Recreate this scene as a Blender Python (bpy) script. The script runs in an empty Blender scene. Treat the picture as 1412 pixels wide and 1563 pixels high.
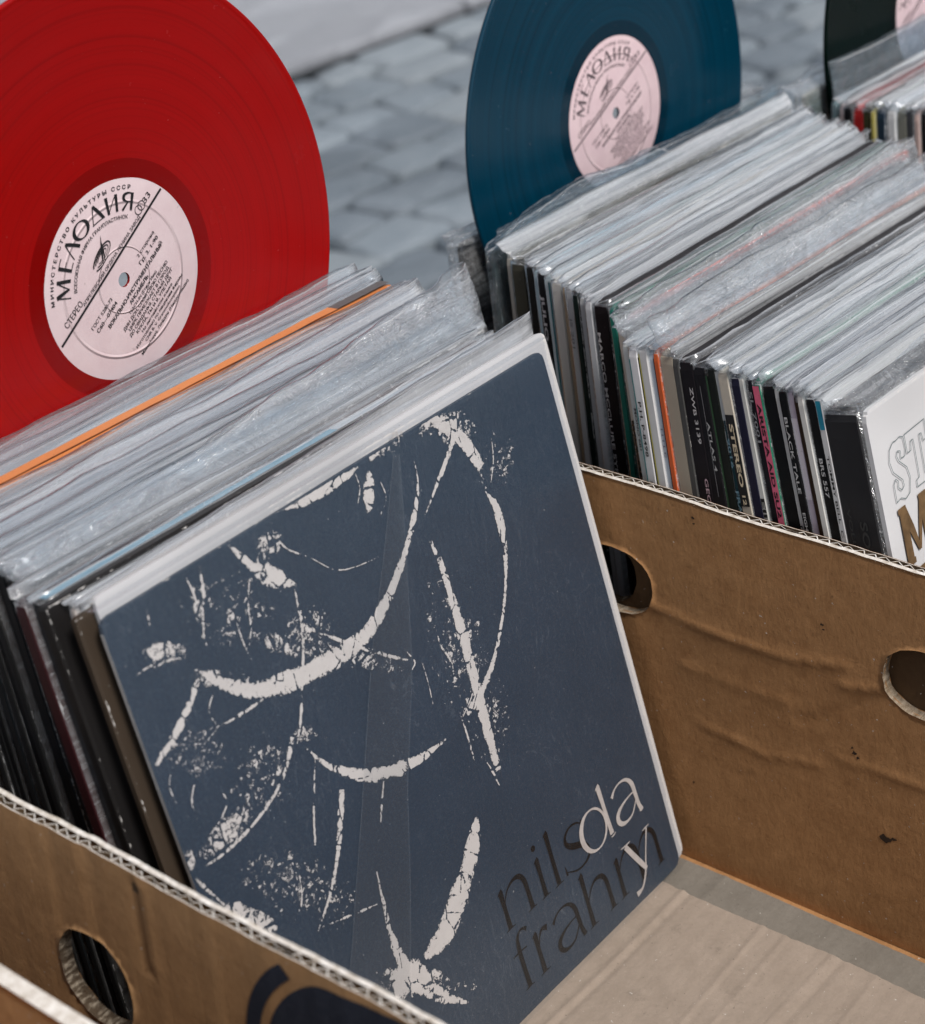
import bpy, bmesh, math, random
from mathutils import Vector, Matrix, noise as mnoise
from mathutils.geometry import delaunay_2d_cdt

sc = bpy.context.scene
C = sc.collection
PI = math.pi
R_ = math.radians
random.seed(7)

# ------------------------------------------------------------------ camera, sky, sun, exposure
cam_data = bpy.data.cameras.new("camera")
cam = bpy.data.objects.new("camera", cam_data)
C.objects.link(cam)
right = Vector((0.61774024, -0.78471158, -0.05123222))
down = Vector((-0.41261867, -0.26798224, -0.87059253))
fwd = Vector((0.66943471, 0.55893940, -0.48933006))
M = Matrix((right, -down, -fwd)).transposed().to_4x4()
M.translation = Vector((-0.77036055, -0.47681857, 0.73677633))
cam.matrix_world = M
cam_data.sensor_fit = 'HORIZONTAL'
cam_data.sensor_width = 36.0
cam_data.lens = 2988.633 / 1412 * 36.0
cam_data.clip_start = 0.02
cam_data.clip_end = 400
cam_data.dof.use_dof = True
cam_data.dof.focus_distance = 1.00
cam_data.dof.aperture_fstop = 10.5
sc.camera = cam

SUN_EL, SUN_AZ = 58.0, -104.0            # azimuth of the light, counted from +X towards +Y
world = bpy.data.worlds.new("World")
sc.world = world
world.use_nodes = True
wt = world.node_tree
wt.nodes.clear()
wo = wt.nodes.new('ShaderNodeOutputWorld')
bg = wt.nodes.new('ShaderNodeBackground')
sky = wt.nodes.new('ShaderNodeTexSky')
sky.sky_type = 'NISHITA'
sky.sun_disc = False
sky.sun_elevation = R_(SUN_EL)
sky.sun_rotation = R_(90 - SUN_AZ)
sky.air_density = 1.0
sky.dust_density = 1.5
sky.ozone_density = 1.0
hsv = wt.nodes.new('ShaderNodeHueSaturation')
hsv.inputs['Saturation'].default_value = 0.38
wt.links.new(sky.outputs[0], hsv.inputs['Color'])
wt.links.new(hsv.outputs[0], bg.inputs['Color'])
bg.inputs['Strength'].default_value = 0.085
wt.links.new(bg.outputs[0], wo.inputs['Surface'])

sun_data = bpy.data.lights.new("sun", 'SUN')
sun_data.energy = 2.75
sun_data.angle = R_(17)
sun_data.color = (1.0, 0.95, 0.9)
sun = bpy.data.objects.new("sun", sun_data)
C.objects.link(sun)
sd = Vector((math.cos(R_(SUN_EL)) * math.cos(R_(SUN_AZ)), math.cos(R_(SUN_EL)) * math.sin(R_(SUN_AZ)), math.sin(R_(SUN_EL))))
sun.rotation_euler = sd.to_track_quat('Z', 'Y').to_euler()
sun.location = sd * 5

sc.view_settings.view_transform = 'Standard'
sc.view_settings.look = 'None'
sc.view_settings.exposure = 0.42
sc.view_settings.gamma = 1.0
sc.render.engine = 'CYCLES'
sc.cycles.use_denoising = True
sc.cycles.transparent_max_bounces = 22
sc.cycles.adaptive_threshold = 0.02
sc.cycles.max_bounces = 7
sc.cycles.transmission_bounces = 6
sc.cycles.caustics_reflective = False
sc.cycles.caustics_refractive = False

# ------------------------------------------------------------------ small node helper
class N:
    def __init__(self, name):
        self.m = bpy.data.materials.new(name)
        self.m.use_nodes = True
        self.t = self.m.node_tree
        self.t.nodes.clear()
        self.out = self.t.nodes.new('ShaderNodeOutputMaterial')
    def n(self, typ, ins=None, **kw):
        x = self.t.nodes.new('ShaderNode' + typ)
        for k, v in kw.items():
            setattr(x, k, v)
        for k, v in (ins or {}).items():
            s = x.inputs[k]
            if isinstance(v, bpy.types.NodeSocket):
                self.t.links.new(v, s)
            else:
                s.default_value = v
        return x
    def math(self, op, a, b=None, clamp=False):
        ins = {0: a}
        if b is not None:
            ins[1] = b
        return self.n('Math', ins, operation=op, use_clamp=clamp).outputs[0]
    def mix(self, f, a, b, blend='MIX'):
        x = self.n('Mix', None, data_type='RGBA', blend_type=blend)
        for s, v in ((x.inputs[0], f), (x.inputs[6], a), (x.inputs[7], b)):
            if isinstance(v, bpy.types.NodeSocket):
                self.t.links.new(v, s)
            else:
                s.default_value = v if not isinstance(v, tuple) or len(v) == 4 else (*v, 1)
        return x.outputs[2]
    def mapr(self, v, a, b, c=0.0, d=1.0):
        return self.n('MapRange', {'Value': v, 'From Min': a, 'From Max': b, 'To Min': c, 'To Max': d}).outputs[0]
    def coord(self, which='Object', scale=(1, 1, 1), rot=(0, 0, 0)):
        tc = self.n('TexCoord')
        mp = self.n('Mapping', {'Vector': tc.outputs[which], 'Scale': scale, 'Rotation': rot})
        return mp.outputs[0]
    def noise(self, vec, scale, detail=4, rough=0.55, dist=0.0):
        return self.n('TexNoise', {'Vector': vec, 'Scale': scale, 'Detail': detail, 'Roughness': rough, 'Distortion': dist}).outputs['Fac']
    def bump(self, h, strength, dist=0.001, normal=None):
        ins = {'Height': h, 'Strength': strength, 'Distance': dist}
        if normal is not None:
            ins['Normal'] = normal
        return self.n('Bump', ins).outputs[0]
    def schlick(self, nb):
        f = self.n('LayerWeight', {'Blend': .5, 'Normal': nb}).outputs['Facing']
        return self.math('ADD', self.math('MULTIPLY', self.math('POWER', f, 5.0), .9), .045)
    def pbr(self, **kw):
        names = dict(col='Base Color', rough='Roughness', metal='Metallic', spec='Specular IOR Level', normal='Normal',
                     coat='Coat Weight', coatr='Coat Roughness', alpha='Alpha', aniso='Anisotropic', tan='Tangent',
                     sub='Subsurface Weight', trans='Transmission Weight')
        ins = {}
        for k, v in kw.items():
            if isinstance(v, tuple) and len(v) == 3 and k == 'col':
                v = (*v, 1)
            ins[names[k]] = v
        return self.n('BsdfPrincipled', ins)
    def done(self, sh):
        self.t.links.new(sh if isinstance(sh, bpy.types.NodeSocket) else sh.outputs[0], self.out.inputs['Surface'])
        return self.m

# ------------------------------------------------------------------ materials
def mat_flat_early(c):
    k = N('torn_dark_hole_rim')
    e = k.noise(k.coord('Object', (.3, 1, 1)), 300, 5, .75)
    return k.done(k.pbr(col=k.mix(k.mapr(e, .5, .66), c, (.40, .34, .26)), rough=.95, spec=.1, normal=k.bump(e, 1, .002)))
def mat_cardboard(name, base, dark, streak_axis=1, streak=0.5, stain=0.6):
    k = N(name)
    ob = k.coord('Object')
    fib = k.noise(k.coord('Object', (1, 1, .45)), 420, 5, .7)
    big = k.noise(ob, 9, 4, .6)
    mott = k.noise(ob, 75, 5, .7)
    sx = [3, 3, 3]
    sx[streak_axis] = 130
    if streak_axis == 1: sx[0] = .1
    st = k.noise(k.coord('Object', tuple(sx)), 1.0, 3, .6)
    f = k.math('MULTIPLY_ADD', k.mapr(fib, .3, .7), .30)
    f = k.math('ADD', k.math('MULTIPLY', k.mapr(fib, .3, .7), .28), k.math('MULTIPLY', k.mapr(big, .3, .7), .30))
    f = k.math('ADD', f, k.math('MULTIPLY', k.mapr(mott, .3, .7), .42))
    col = k.mix(f, dark, base)
    col = k.mix(k.math('MULTIPLY', k.mapr(st, .45, .75), streak, True), col, tuple(c * .72 for c in base))
    dirt = k.mapr(k.noise(ob, 26, 6, .75), .62, .78)
    col = k.mix(k.math('MULTIPLY', dirt, stain, True), col, tuple(c * .45 for c in dark))
    hair = k.n('TexNoise', {'Vector': k.coord('Object', (1, 1, 1), (.3, .5, .2)), 'Scale': 190, 'Detail': 3, 'Distortion': 5.0}).outputs['Fac']
    hr = k.mapr(k.math('ABSOLUTE', k.math('SUBTRACT', hair, .5)), 0, .012, 1, 0)
    hr = k.math('MULTIPLY', hr, k.mapr(mott, .45, .6), True)
    col = k.mix(k.math('MULTIPLY', hr, .42, True), col, tuple(min(1, c * 1.5) for c in base))
    spk = k.mapr(k.noise(ob, 640, 2, .5), .70, .74)
    col = k.mix(k.math('MULTIPLY', spk, .45, True), col, tuple(c * .3 for c in dark))
    lsp = k.mapr(k.noise(ob, 410, 2, .5), .735, .755)
    col = k.mix(k.math('MULTIPLY', lsp, .55, True), col, (.62, .60, .56))
    h = k.math('ADD', k.math('MULTIPLY', fib, .9), k.math('MULTIPLY', st, streak * 1.6))
    nb = k.bump(h, .55, .0007, k.bump(k.noise(ob, 40, 4, .6), .4, .0015))
    return k.done(k.pbr(col=col, rough=.88, spec=.22, normal=nb))

MAT = {}
MAT['kraft'] = mat_cardboard('kraft_cardboard', (.42, .225, .098), (.235, .112, .043), 2, .18, .7)
MAT['kraft_ribbed'] = mat_cardboard('ribbed_kraft_cardboard', (.44, .255, .122), (.27, .146, .064), 1, .55, .3)
MAT['kraft_shaded'] = mat_cardboard('shaded_kraft_cardboard', (.12, .07, .034), (.07, .038, .018), 2, .1, .4)  # board colour darkened so the inside of the hand holes looks shaded
MAT['flute'] = mat_cardboard('shaded_flute_paper', (.14, .095, .055), (.08, .05, .028), 2, .1, .2)  # brown paper, darkened to paint shade into the open flutes
MAT['kraft_pale'] = mat_cardboard('pale_kraft_cardboard', (.335, .275, .225), (.24, .195, .155), 1, .22, .6)
MAT['kraft_grey'] = mat_cardboard('grey_kraft_cardboard', (.205, .185, .158), (.135, .12, .10), 1, .20, .8)

k = N('torn_board_edge')
ob = k.coord('Object')
e = k.noise(ob, 160, 5, .7)
col = k.mix(k.mapr(e, .35, .65), (.42, .37, .31), (.74, .71, .67))
MAT['edge'] = k.done(k.pbr(col=col, rough=.9, spec=.2, normal=k.bump(k.noise(ob, 500, 4, .7), .7, .0006)))

k = N('torn_hole_rim')
e = k.noise(k.coord('Object', (.35, 1, 1)), 420, 5, .75)
col = k.mix(k.mapr(e, .35, .65), (.20, .145, .09), (.46, .38, .29))
MAT['hole_rim'] = k.done(k.pbr(col=col, rough=.95, spec=.1, normal=k.bump(e, 1, .002)))

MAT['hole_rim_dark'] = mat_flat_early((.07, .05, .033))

k = N('navy_print_on_board')
e = k.noise(k.coord('Object'), 300, 5, .7)
MAT['navy_print'] = k.done(k.pbr(col=k.mix(k.mapr(e, .3, .75), (.012, .016, .028), (.028, .032, .045)), rough=.75, spec=.3))

# jacket: printed card, colour from the object, white paper where the corners and edges are worn through
def mat_jacket():
    k = N('printed_record_jacket')
    oi = k.n('ObjectInfo')
    tc = k.n('TexCoord')
    sep = k.n('SeparateXYZ', {0: tc.outputs['Object']})
    ex = k.math('MINIMUM', sep.outputs[0], k.math('SUBTRACT', .315, sep.outputs[0]))
    ex = k.math('ADD', ex, k.math('MULTIPLY', k.math('LESS_THAN', ex, .0009), .0030))
    ez = k.math('MINIMUM', k.math('ABSOLUTE', sep.outputs[2]), k.math('ABSOLUTE', k.math('SUBTRACT', .315, sep.outputs[2])))
    ez = k.math('ADD', ez, k.math('MULTIPLY', k.math('LESS_THAN', ez, .0009), .0024))
    ed = k.math('MINIMUM', ex, ez)
    off = k.n('VectorMath', {0: tc.outputs['Object'], 1: k.n('CombineXYZ', {0: oi.outputs['Random'], 1: oi.outputs['Random'], 2: 0.3}).outputs[0]}, operation='ADD').outputs[0]
    nz = k.noise(off, 130, 6, .75)
    nz2 = k.noise(off, 22, 3, .6)
    lim = k.math('MULTIPLY', k.mapr(k.math('ADD', k.math('MULTIPLY', nz, .6), k.math('MULTIPLY', nz2, .5)), .5, .8), .0032)
    worn = k.math('LESS_THAN', ed, lim)
    sc_ = k.mapr(k.noise(off, 300, 3, .6), .74, .78)
    var = k.mapr(k.noise(off, 6, 3, .6), .3, .7, .82, 1.12)
    base = k.n('VectorMath', {0: oi.outputs['Color'], 1: k.n('CombineXYZ', {0: var, 1: var, 2: var}).outputs[0]}, operation='MULTIPLY').outputs[0]
    col = k.mix(k.math('MULTIPLY', sc_, .5), base, (.5, .5, .5))
    col = k.mix(k.math('MULTIPLY', worn, .85), col, (.62, .60, .58))
    return k.done(k.pbr(col=col, rough=.40, spec=.22, normal=k.bump(k.noise(off, 90, 4, .6), .15, .001)))
MAT['jacket'] = mat_jacket()

k = N('ink')
oi = k.n('ObjectInfo')
wn = k.mapr(k.noise(k.coord('Object'), 700, 3, .6), .62, .72, 1, .55)
col = k.n('VectorMath', {0: oi.outputs['Color'], 1: k.n('CombineXYZ', {0: wn, 1: wn, 2: wn}).outputs[0]}, operation='MULTIPLY').outputs[0]
MAT['ink'] = k.done(k.pbr(col=col, rough=.6, spec=.3))

# thin polythene: see-through, hazy, glossy, with creases
def mat_film(name, haze, gloss, tint=(.93, .955, .975), wr=1.0, dust=.5):
    k = N(name)
    oi = k.n('ObjectInfo')
    tc = k.n('TexCoord')
    rnd = k.n('CombineXYZ', {0: oi.outputs['Random'], 1: oi.outputs['Random'], 2: oi.outputs['Random']}).outputs[0]
    off = k.n('VectorMath', {0: tc.outputs['Object'], 1: rnd}, operation='ADD').outputs[0]
    mp = k.n('Mapping', {'Vector': off, 'Scale': (5, 60, 300)}).outputs[0]
    streak = k.noise(mp, 1.0, 6, .7)
    cr = k.noise(off, 55, 5, .62, 1.2)
    ridge = k.math('ABSOLUTE', k.math('SUBTRACT', cr, .5))
    ridge = k.mapr(ridge, 0, .045, 1, 0)
    nb = k.bump(k.math('ADD', k.math('MULTIPLY', cr, .9), k.math('MULTIPLY', ridge, .12 * max(0, wr - 1))), .55 * wr if wr > 1 else .16, .004)
    nb = k.bump(streak, .3, .0012, nb)
    lw = k.n('LayerWeight', {'Blend': .5, 'Normal': nb}).outputs['Facing']
    h = k.math('ADD', k.math('MULTIPLY', k.math('POWER', lw, 2.0), haze * 1.7), haze * .38)
    h = k.math('MULTIPLY', h, k.mapr(streak, .32, .68, .12, 2.1))
    dst = k.mapr(k.noise(off, 260, 4, .7), .60, .72, 0, dust)
    h = k.math('ADD', h, k.math('MULTIPLY', dst, haze), True)
    h = k.math('ADD', h, k.math('MULTIPLY', ridge, haze * .4 * max(0, wr - 1)), True)
    dif = k.n('BsdfDiffuse', {'Color': (.88, .895, .92, 1), 'Normal': nb})
    trl = k.n('BsdfTranslucent', {'Color': (.88, .90, .92, 1), 'Normal': nb})
    white = k.n('MixShader', {0: .4, 1: dif.outputs[0], 2: trl.outputs[0]})
    tr = k.n('BsdfTransparent', {'Color': (*tint, 1)})
    body = k.n('MixShader', {0: h, 1: tr.outputs[0], 2: white.outputs[0]})
    gl = k.n('BsdfGlossy', {'Color': (.95, .97, 1, 1), 'Roughness': gloss, 'Normal': nb})
    fr = k.schlick(nb)
    fin = k.n('MixShader', {0: k.math('MULTIPLY', fr, 1.35, True), 1: body.outputs[0], 2: gl.outputs[0]})
    return k.done(fin)
MAT['film'] = mat_film('clear_plastic_film', .30, .15)
MAT['film_soft'] = mat_film('milky_plastic_film', .46, .20, (.90, .925, .945))
MAT['film_crumpled'] = mat_film('crumpled_plastic_film', .27, .10, (.92, .95, .97), 2.2)
MAT['film_blue'] = mat_film('bluish_crumpled_plastic_film', .09, .11, (.80, .92, .98), 2.4)

def mat_cover():
    k = N('navy_cover_print')
    tc = k.n('TexCoord')
    ob = tc.outputs['Object']
    sep = k.n('SeparateXYZ', {0: ob})
    grain = k.noise(ob, 700, 4, .75)
    cl = k.noise(ob, 14, 4, .6)
    col = k.mix(k.mapr(cl, .3, .7), (.013, .028, .051), (.019, .037, .065))
    col = k.mix(k.math('MULTIPLY', k.mapr(grain, .50, .70), .34), col, (.10, .13, .16))
    scr = k.n('TexNoise', {'Vector': k.coord('Object', (1, 1, .35), (0, R_(20), 0)), 'Scale': 60, 'Detail': 3, 'Distortion': 3.0}).outputs['Fac']
    sl = k.math('MULTIPLY', k.mapr(k.math('ABSOLUTE', k.math('SUBTRACT', scr, .5)), 0, .010, 1, 0), k.mapr(cl, .46, .60), True)
    col = k.mix(k.math('MULTIPLY', sl, .22, True), col, (.22, .25, .28))
    # dust specks
    sp = k.mapr(k.noise(ob, 520, 2, .5), .725, .75)
    col = k.mix(k.math('MULTIPLY', sp, .5), col, (.45, .44, .43))
    # worn paper at the very rim
    ex = k.math('MINIMUM', sep.outputs[0], k.math('SUBTRACT', .315, sep.outputs[0]))
    ez = k.math('MINIMUM', k.math('ABSOLUTE', sep.outputs[2]), k.math('ABSOLUTE', k.math('SUBTRACT', .315, sep.outputs[2])))
    ed = k.math('MINIMUM', ex, ez)
    lim = k.math('MULTIPLY', k.mapr(k.noise(ob, 90, 5, .7), .62, .80), .0007)
    col = k.mix(k.math('MULTIPLY', k.math('LESS_THAN', ed, lim), .8), col, (.5, .48, .46))
    nb = k.bump(grain, .40, .0006, k.bump(scr, .3, .0008))
    return k.done(k.pbr(col=col, rough=.5, spec=.4, normal=nb))
MAT['cover'] = mat_cover()

# cream paint printed on the cover: broken up by noise; attribute 'wear' x = distance from the middle of the stroke, y = solidity
def mat_paint():
    k = N('cracked_cream_print')
    at = k.n('Attribute', attribute_name='wear')
    sep = k.n('SeparateXYZ', {0: at.outputs['Vector']})
    ob = k.coord('Object')
    fine = k.noise(ob, 420, 4, .72, .6)
    co = k.noise(ob, 85, 4, .6, .5)
    nn = k.math('ADD', k.math('MULTIPLY', fine, .62), k.math('MULTIPLY', co, .38))
    nn = k.mapr(nn, .35, .65)
    edge = k.math('MULTIPLY', k.math('POWER', sep.outputs[0], 3.0), .62)
    thr = k.math('ADD', k.math('SUBTRACT', 1.0, sep.outputs[1]), edge)
    vor = k.n('TexVoronoi', {'Vector': k.n('Mapping', {'Vector': ob, 'Scale': (1, 1, .7)}).outputs[0], 'Scale': 105, 'Randomness': 1}, feature='DISTANCE_TO_EDGE').outputs['Distance']
    crack = k.math('MULTIPLY', k.mapr(vor, 0, .07, 1, 0), k.mapr(co, .46, .54))
    keep = k.math('GREATER_THAN', k.math('SUBTRACT', nn, k.math('MULTIPLY', crack, .8)), thr)
    tr = k.n('BsdfTransparent', {})
    col = k.mix(co, (.52, .49, .475), (.63, .60, .585))
    pb = k.pbr(col=col, rough=.6, spec=.3)
    return k.done(k.n('MixShader', {0: keep, 1: tr.outputs[0], 2: pb.outputs[0]}))
MAT['paint'] = mat_paint()

def mat_flat(name, col, rough=.6, spec=.3, vary=.15, scale=200):
    k = N(name)
    e = k.noise(k.coord('Object'), scale, 4, .65)
    return k.done(k.pbr(col=k.mix(k.mapr(e, .3, .7), tuple(c * (1 - vary) for c in col), tuple(min(1, c * (1 + vary)) for c in col)), rough=rough, spec=spec))
MAT['black_ink'] = mat_flat('black_cover_lettering', (.0025, .002, .0028), .6, .1)
MAT['cream_ink'] = mat_flat('cream_cover_lettering', (.47, .43, .41), .6)
MAT['brown_ink'] = mat_flat('brown_cover_lettering', (.13, .078, .036), .6, .3, .35, 120)
MAT['line_ink'] = mat_flat('thin_grey_cover_lettering', (.12, .16, .165), .6)
MAT['label_ink'] = mat_flat('black_label_lettering', (.012, .012, .014), .6)

def mat_label(name, a, b):
    k = N(name)
    ob = k.coord('Object')
    e = k.noise(ob, 60, 5, .65)
    g = k.noise(ob, 900, 3, .6)
    col = k.mix(k.mapr(e, .3, .7), a, b)
    col = k.mix(k.math('MULTIPLY', k.mapr(k.noise(ob, 230, 3, .6), .70, .74), .35), col, (.25, .2, .2))
    tc = k.n('TexCoord')
    sp = k.n('SeparateXYZ', {0: tc.outputs['Object']})
    r = k.math('SQRT', k.math('ADD', k.math('POWER', sp.outputs[0], 2.0), k.math('POWER', sp.outputs[2], 2.0)))
    ring = k.math('ADD', k.mapr(k.math('ABSOLUTE', k.math('SUBTRACT', r, .0165)), 0, .0006, 1, 0),
                  k.mapr(k.math('ABSOLUTE', k.math('SUBTRACT', r, .0385)), 0, .0011, 1, 0))
    nb = k.bump(ring, .8, .0008, k.bump(g, .2, .0003))
    col = k.mix(k.math('MULTIPLY', ring, .12), col, (.3, .2, .2))
    return k.done(k.pbr(col=col, rough=.5, spec=.35, normal=nb))
MAT['label_pink'] = mat_label('pale_pink_label_paper', (.60, .47, .49), (.66, .54, .555))
MAT['label_rose'] = mat_label('rose_label_paper', (.62, .46, .49), (.70, .54, .56))

def mat_vinyl(name, base, deep, aniso=.75, sub=.25, rough=.32, glow=.25, spec=.6):
    k = N(name)
    tc = k.n('TexCoord')
    sp = k.n('SeparateXYZ', {0: tc.outputs['Object']})
    r = k.math('SQRT', k.math('ADD', k.math('POWER', sp.outputs[0], 2.0), k.math('POWER', sp.outputs[2], 2.0)))
    grv = k.n('TexNoise', {'W': k.math('MULTIPLY', r, 1500.0), 'Scale': 1.0, 'Detail': 2}, noise_dimensions='1D').outputs['Fac']
    band = k.n('TexNoise', {'W': k.math('MULTIPLY', r, 160.0), 'Scale': 1.0, 'Detail': 3}, noise_dimensions='1D').outputs['Fac']
    grooved = k.math('MULTIPLY', k.math('GREATER_THAN', r, .0595), k.math('LESS_THAN', r, .1462))
    # blank turns between the songs
    gap = 0.0
    for rr in (.0735, .0885, .1035, .1165, .1305):
        g = k.mapr(k.math('ABSOLUTE', k.math('SUBTRACT', r, rr)), 0, .0007, 1, 0)
        gap = k.math('ADD', gap, g)
    h = k.math('MULTIPLY', grv, grooved)
    h = k.math('SUBTRACT', h, k.math('MULTIPLY', gap, .5))
    nb = k.bump(h, .05, .00025)
    ob = k.coord('Object')
    col = k.mix(k.mapr(band, .3, .7, .45, .75), deep, base)
    dead = k.math('LESS_THAN', r, .0594)
    col = k.mix(k.math('MULTIPLY', dead, .55), col, tuple(c * .35 for c in deep))
    fine = k.n('TexNoise', {'W': k.math('MULTIPLY', r, 620.0), 'Scale': 1.0, 'Detail': 1}, noise_dimensions='1D').outputs['Fac']
    col = k.mix(k.math('MULTIPLY', k.math('MULTIPLY', k.mapr(fine, .50, .72), grooved), .28), col, tuple(c * .45 for c in deep))
    col = k.mix(k.math('MULTIPLY', gap, .45, True), col, tuple(c * .5 for c in deep))
    du = k.math('MULTIPLY', k.mapr(k.noise(ob, 480, 3, .6), .73, .76), .35)
    col = k.mix(du, col, (.5, .4, .4))
    tan = k.n('Tangent', None, direction_type='RADIAL', axis='Y')
    rg = k.math('ADD', k.math('MULTIPLY', grooved, .04), rough)
    rg = k.math('ADD', rg, k.mapr(k.noise(ob, 24, 5, .7), .3, .7, -.07, .10))
    an = k.math('MULTIPLY', grooved, aniso)
    pb = k.pbr(col=col, rough=rg, spec=spec, normal=nb, aniso=an, tan=tan.outputs[0])
    trl = k.n('BsdfTranslucent', {'Color': (*base, 1), 'Normal': nb})
    return k.done(k.n('MixShader', {0: glow, 1: pb.outputs[0], 2: trl.outputs[0]}))
MAT['vinyl_red'] = mat_vinyl('red_vinyl', (.46, .003, .003), (.37, .002, .002), glow=.34, rough=.15, aniso=.80, spec=.42)
MAT['vinyl_blue'] = mat_vinyl('blue_vinyl', (.0005, .046, .085), (.0005, .020, .042), glow=.15, rough=.14, spec=.5)
MAT['vinyl_green'] = mat_vinyl('dark_green_vinyl', (.001, .007, .005), (.001, .003, .0025), glow=.02, rough=.15, spec=.08)

def mat_stone(name, a, b, joint=False):
    k = N(name)
    ob = k.coord('Object')
    v = k.n('TexVoronoi', {'Vector': k.coord('Object', (4.2, 6.7, 1)), 'Scale': 1.0}).outputs['Color']
    e = k.noise(ob, 14, 6, .7)
    g = k.noise(ob, 130, 4, .7)
    col = k.mix(k.mapr(e, .3, .7), a, b)
    vs = k.n('SeparateColor', {0: v}).outputs[0]
    col = k.mix(.35, col, k.mix(vs, tuple(c * .6 for c in a), tuple(c * 1.3 for c in b)))
    nb = k.bump(g, .5, .006, k.bump(e, .5, .02))
    return k.done(k.pbr(col=col, rough=k.mapr(e, .3, .7, .42, .75), spec=.5, normal=nb))
MAT['sett'] = mat_stone('granite_setts', (.12, .15, .178), (.195, .228, .258))
MAT['sett_dark'] = mat_stone('darker_granite_setts', (.088, .112, .136), (.15, .178, .206))
MAT['sett_light'] = mat_stone('lighter_granite_setts', (.15, .178, .202), (.235, .268, .295))
MAT['slab_b'] = mat_stone('duller_paving_slabs', (.235, .25, .275), (.285, .30, .33))
MAT['slab'] = mat_stone('smooth_paving_slabs', (.26, .272, .30), (.315, .33, .36))
MAT['joint'] = mat_stone('gritty_joint_sand', (.03, .036, .04), (.075, .088, .098))
MAT['wood'] = mat_stone('weathered_bench_boards', (.16, .12, .08), (.24, .19, .14))
MAT['steel'] = mat_flat('painted_steel_legs', (.08, .085, .09), .4, .5)

# ------------------------------------------------------------------ mesh helpers
class MB:
    def __init__(self):
        self.v = []; self.f = []; self.mi = []; self.at = []
    def add(self, vs, fs, mi=0):
        o = len(self.v)
        self.v += [tuple(v) for v in vs]
        for f in fs:
            self.f.append(tuple(i + o for i in f)); self.mi.append(mi)
        return o
    def box(self, x0, x1, y0, y1, z0, z1, mi=0):
        v = [(x, y, z) for z in (z0, z1) for y in (y0, y1) for x in (x0, x1)]
        self.add(v, [(0, 2, 3, 1), (4, 5, 7, 6), (0, 1, 5, 4), (2, 6, 7, 3), (0, 4, 6, 2), (1, 3, 7, 5)], mi)
    def grid(self, nx, ny, fn, mi=0, flip=False):
        vs = [fn(i, j) for j in range(ny) for i in range(nx)]
        fs = []
        for j in range(ny - 1):
            for i in range(nx - 1):
                a = j * nx + i
                q = (a, a + 1, a + nx + 1, a + nx)
                fs.append(q[::-1] if flip else q)
        self.add(vs, fs, mi)
    def build(self, name, mats, parent=None, smooth=False, link=True):
        me = bpy.data.meshes.new(name)
        me.from_pydata(self.v, [], self.f)
        if not isinstance(mats, (list, tuple)):
            mats = [mats]
        for m in mats:
            me.materials.append(m)
        if len(mats) > 1:
            me.polygons.foreach_set('material_index', self.mi)
        if smooth:
            me.polygons.foreach_set('use_smooth', [True] * len(me.polygons))
        me.update()
        o = bpy.data.objects.new(name, me)
        C.objects.link(o)
        if parent is not None:
            o.parent = parent
        return o

def thing(name, label, cat, loc=(0, 0, 0), rot=(0, 0, 0), group=None):
    o = bpy.data.objects.new(name, None)
    o.empty_display_size = .02
    C.objects.link(o)
    o.location = loc
    o.rotation_euler = rot
    o['label'] = label
    o['category'] = cat
    if group:
        o['group'] = group
    return o

def catmull(pts, n=8):
    P = [Vector(p) for p in pts]
    P = [P[0] * 2 - P[1]] + P + [P[-1] * 2 - P[-2]]
    out = []
    for i in range(1, len(P) - 2):
        a, b, c_, d = P[i - 1:i + 3]
        for k_ in range(n):
            t = k_ / n
            out.append(.5 * ((2 * b) + (c_ - a) * t + (2 * a - 5 * b + 4 * c_ - d) * t * t + (3 * b - a - 3 * c_ + d) * t ** 3))
    out.append(P[-2])
    return out

def stroke2d(pts, widths, n=8):
    """polyline (x, y) with full widths -> strip of quads in 2D"""
    P = catmull([(p[0], p[1], w) for p, w in zip(pts, widths)], n)
    L, R = [], []
    for i, p in enumerate(P):
        a = P[max(0, i - 1)]; b = P[min(len(P) - 1, i + 1)]
        d = Vector((b[0] - a[0], b[1] - a[1]))
        if d.length < 1e-9: d = Vector((1, 0))
        d.normalize()
        w = max(.02, p[2]) / 2
        L.append((p[0] - d[1] * w, p[1] + d[0] * w)); R.append((p[0] + d[1] * w, p[1] - d[0] * w))
    v = L + R
    m = len(L)
    return v, [(i, i + m, i + m + 1, i + 1) for i in range(m - 1)]

def line2d(a, b, w, w2=None):
    return stroke2d([a, ((a[0] + b[0]) / 2, (a[1] + b[1]) / 2), b], [w, (w + (w2 or w)) / 2, w2 or w], 1)

def ellipse2d(cx, cy, rx, ry, w, a0=0, a1=360, n=28, rot=0):
    pts = []; ww = []
    for i in range(n + 1):
        a = R_(a0 + (a1 - a0) * i / n)
        x, y = rx * math.cos(a), ry * math.sin(a)
        c_, s = math.cos(R_(rot)), math.sin(R_(rot))
        pts.append((cx + x * c_ - y * s, cy + x * s + y * c_))
        ww.append(w(a) if callable(w) else w)
    return stroke2d(pts, ww, 1)

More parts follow.
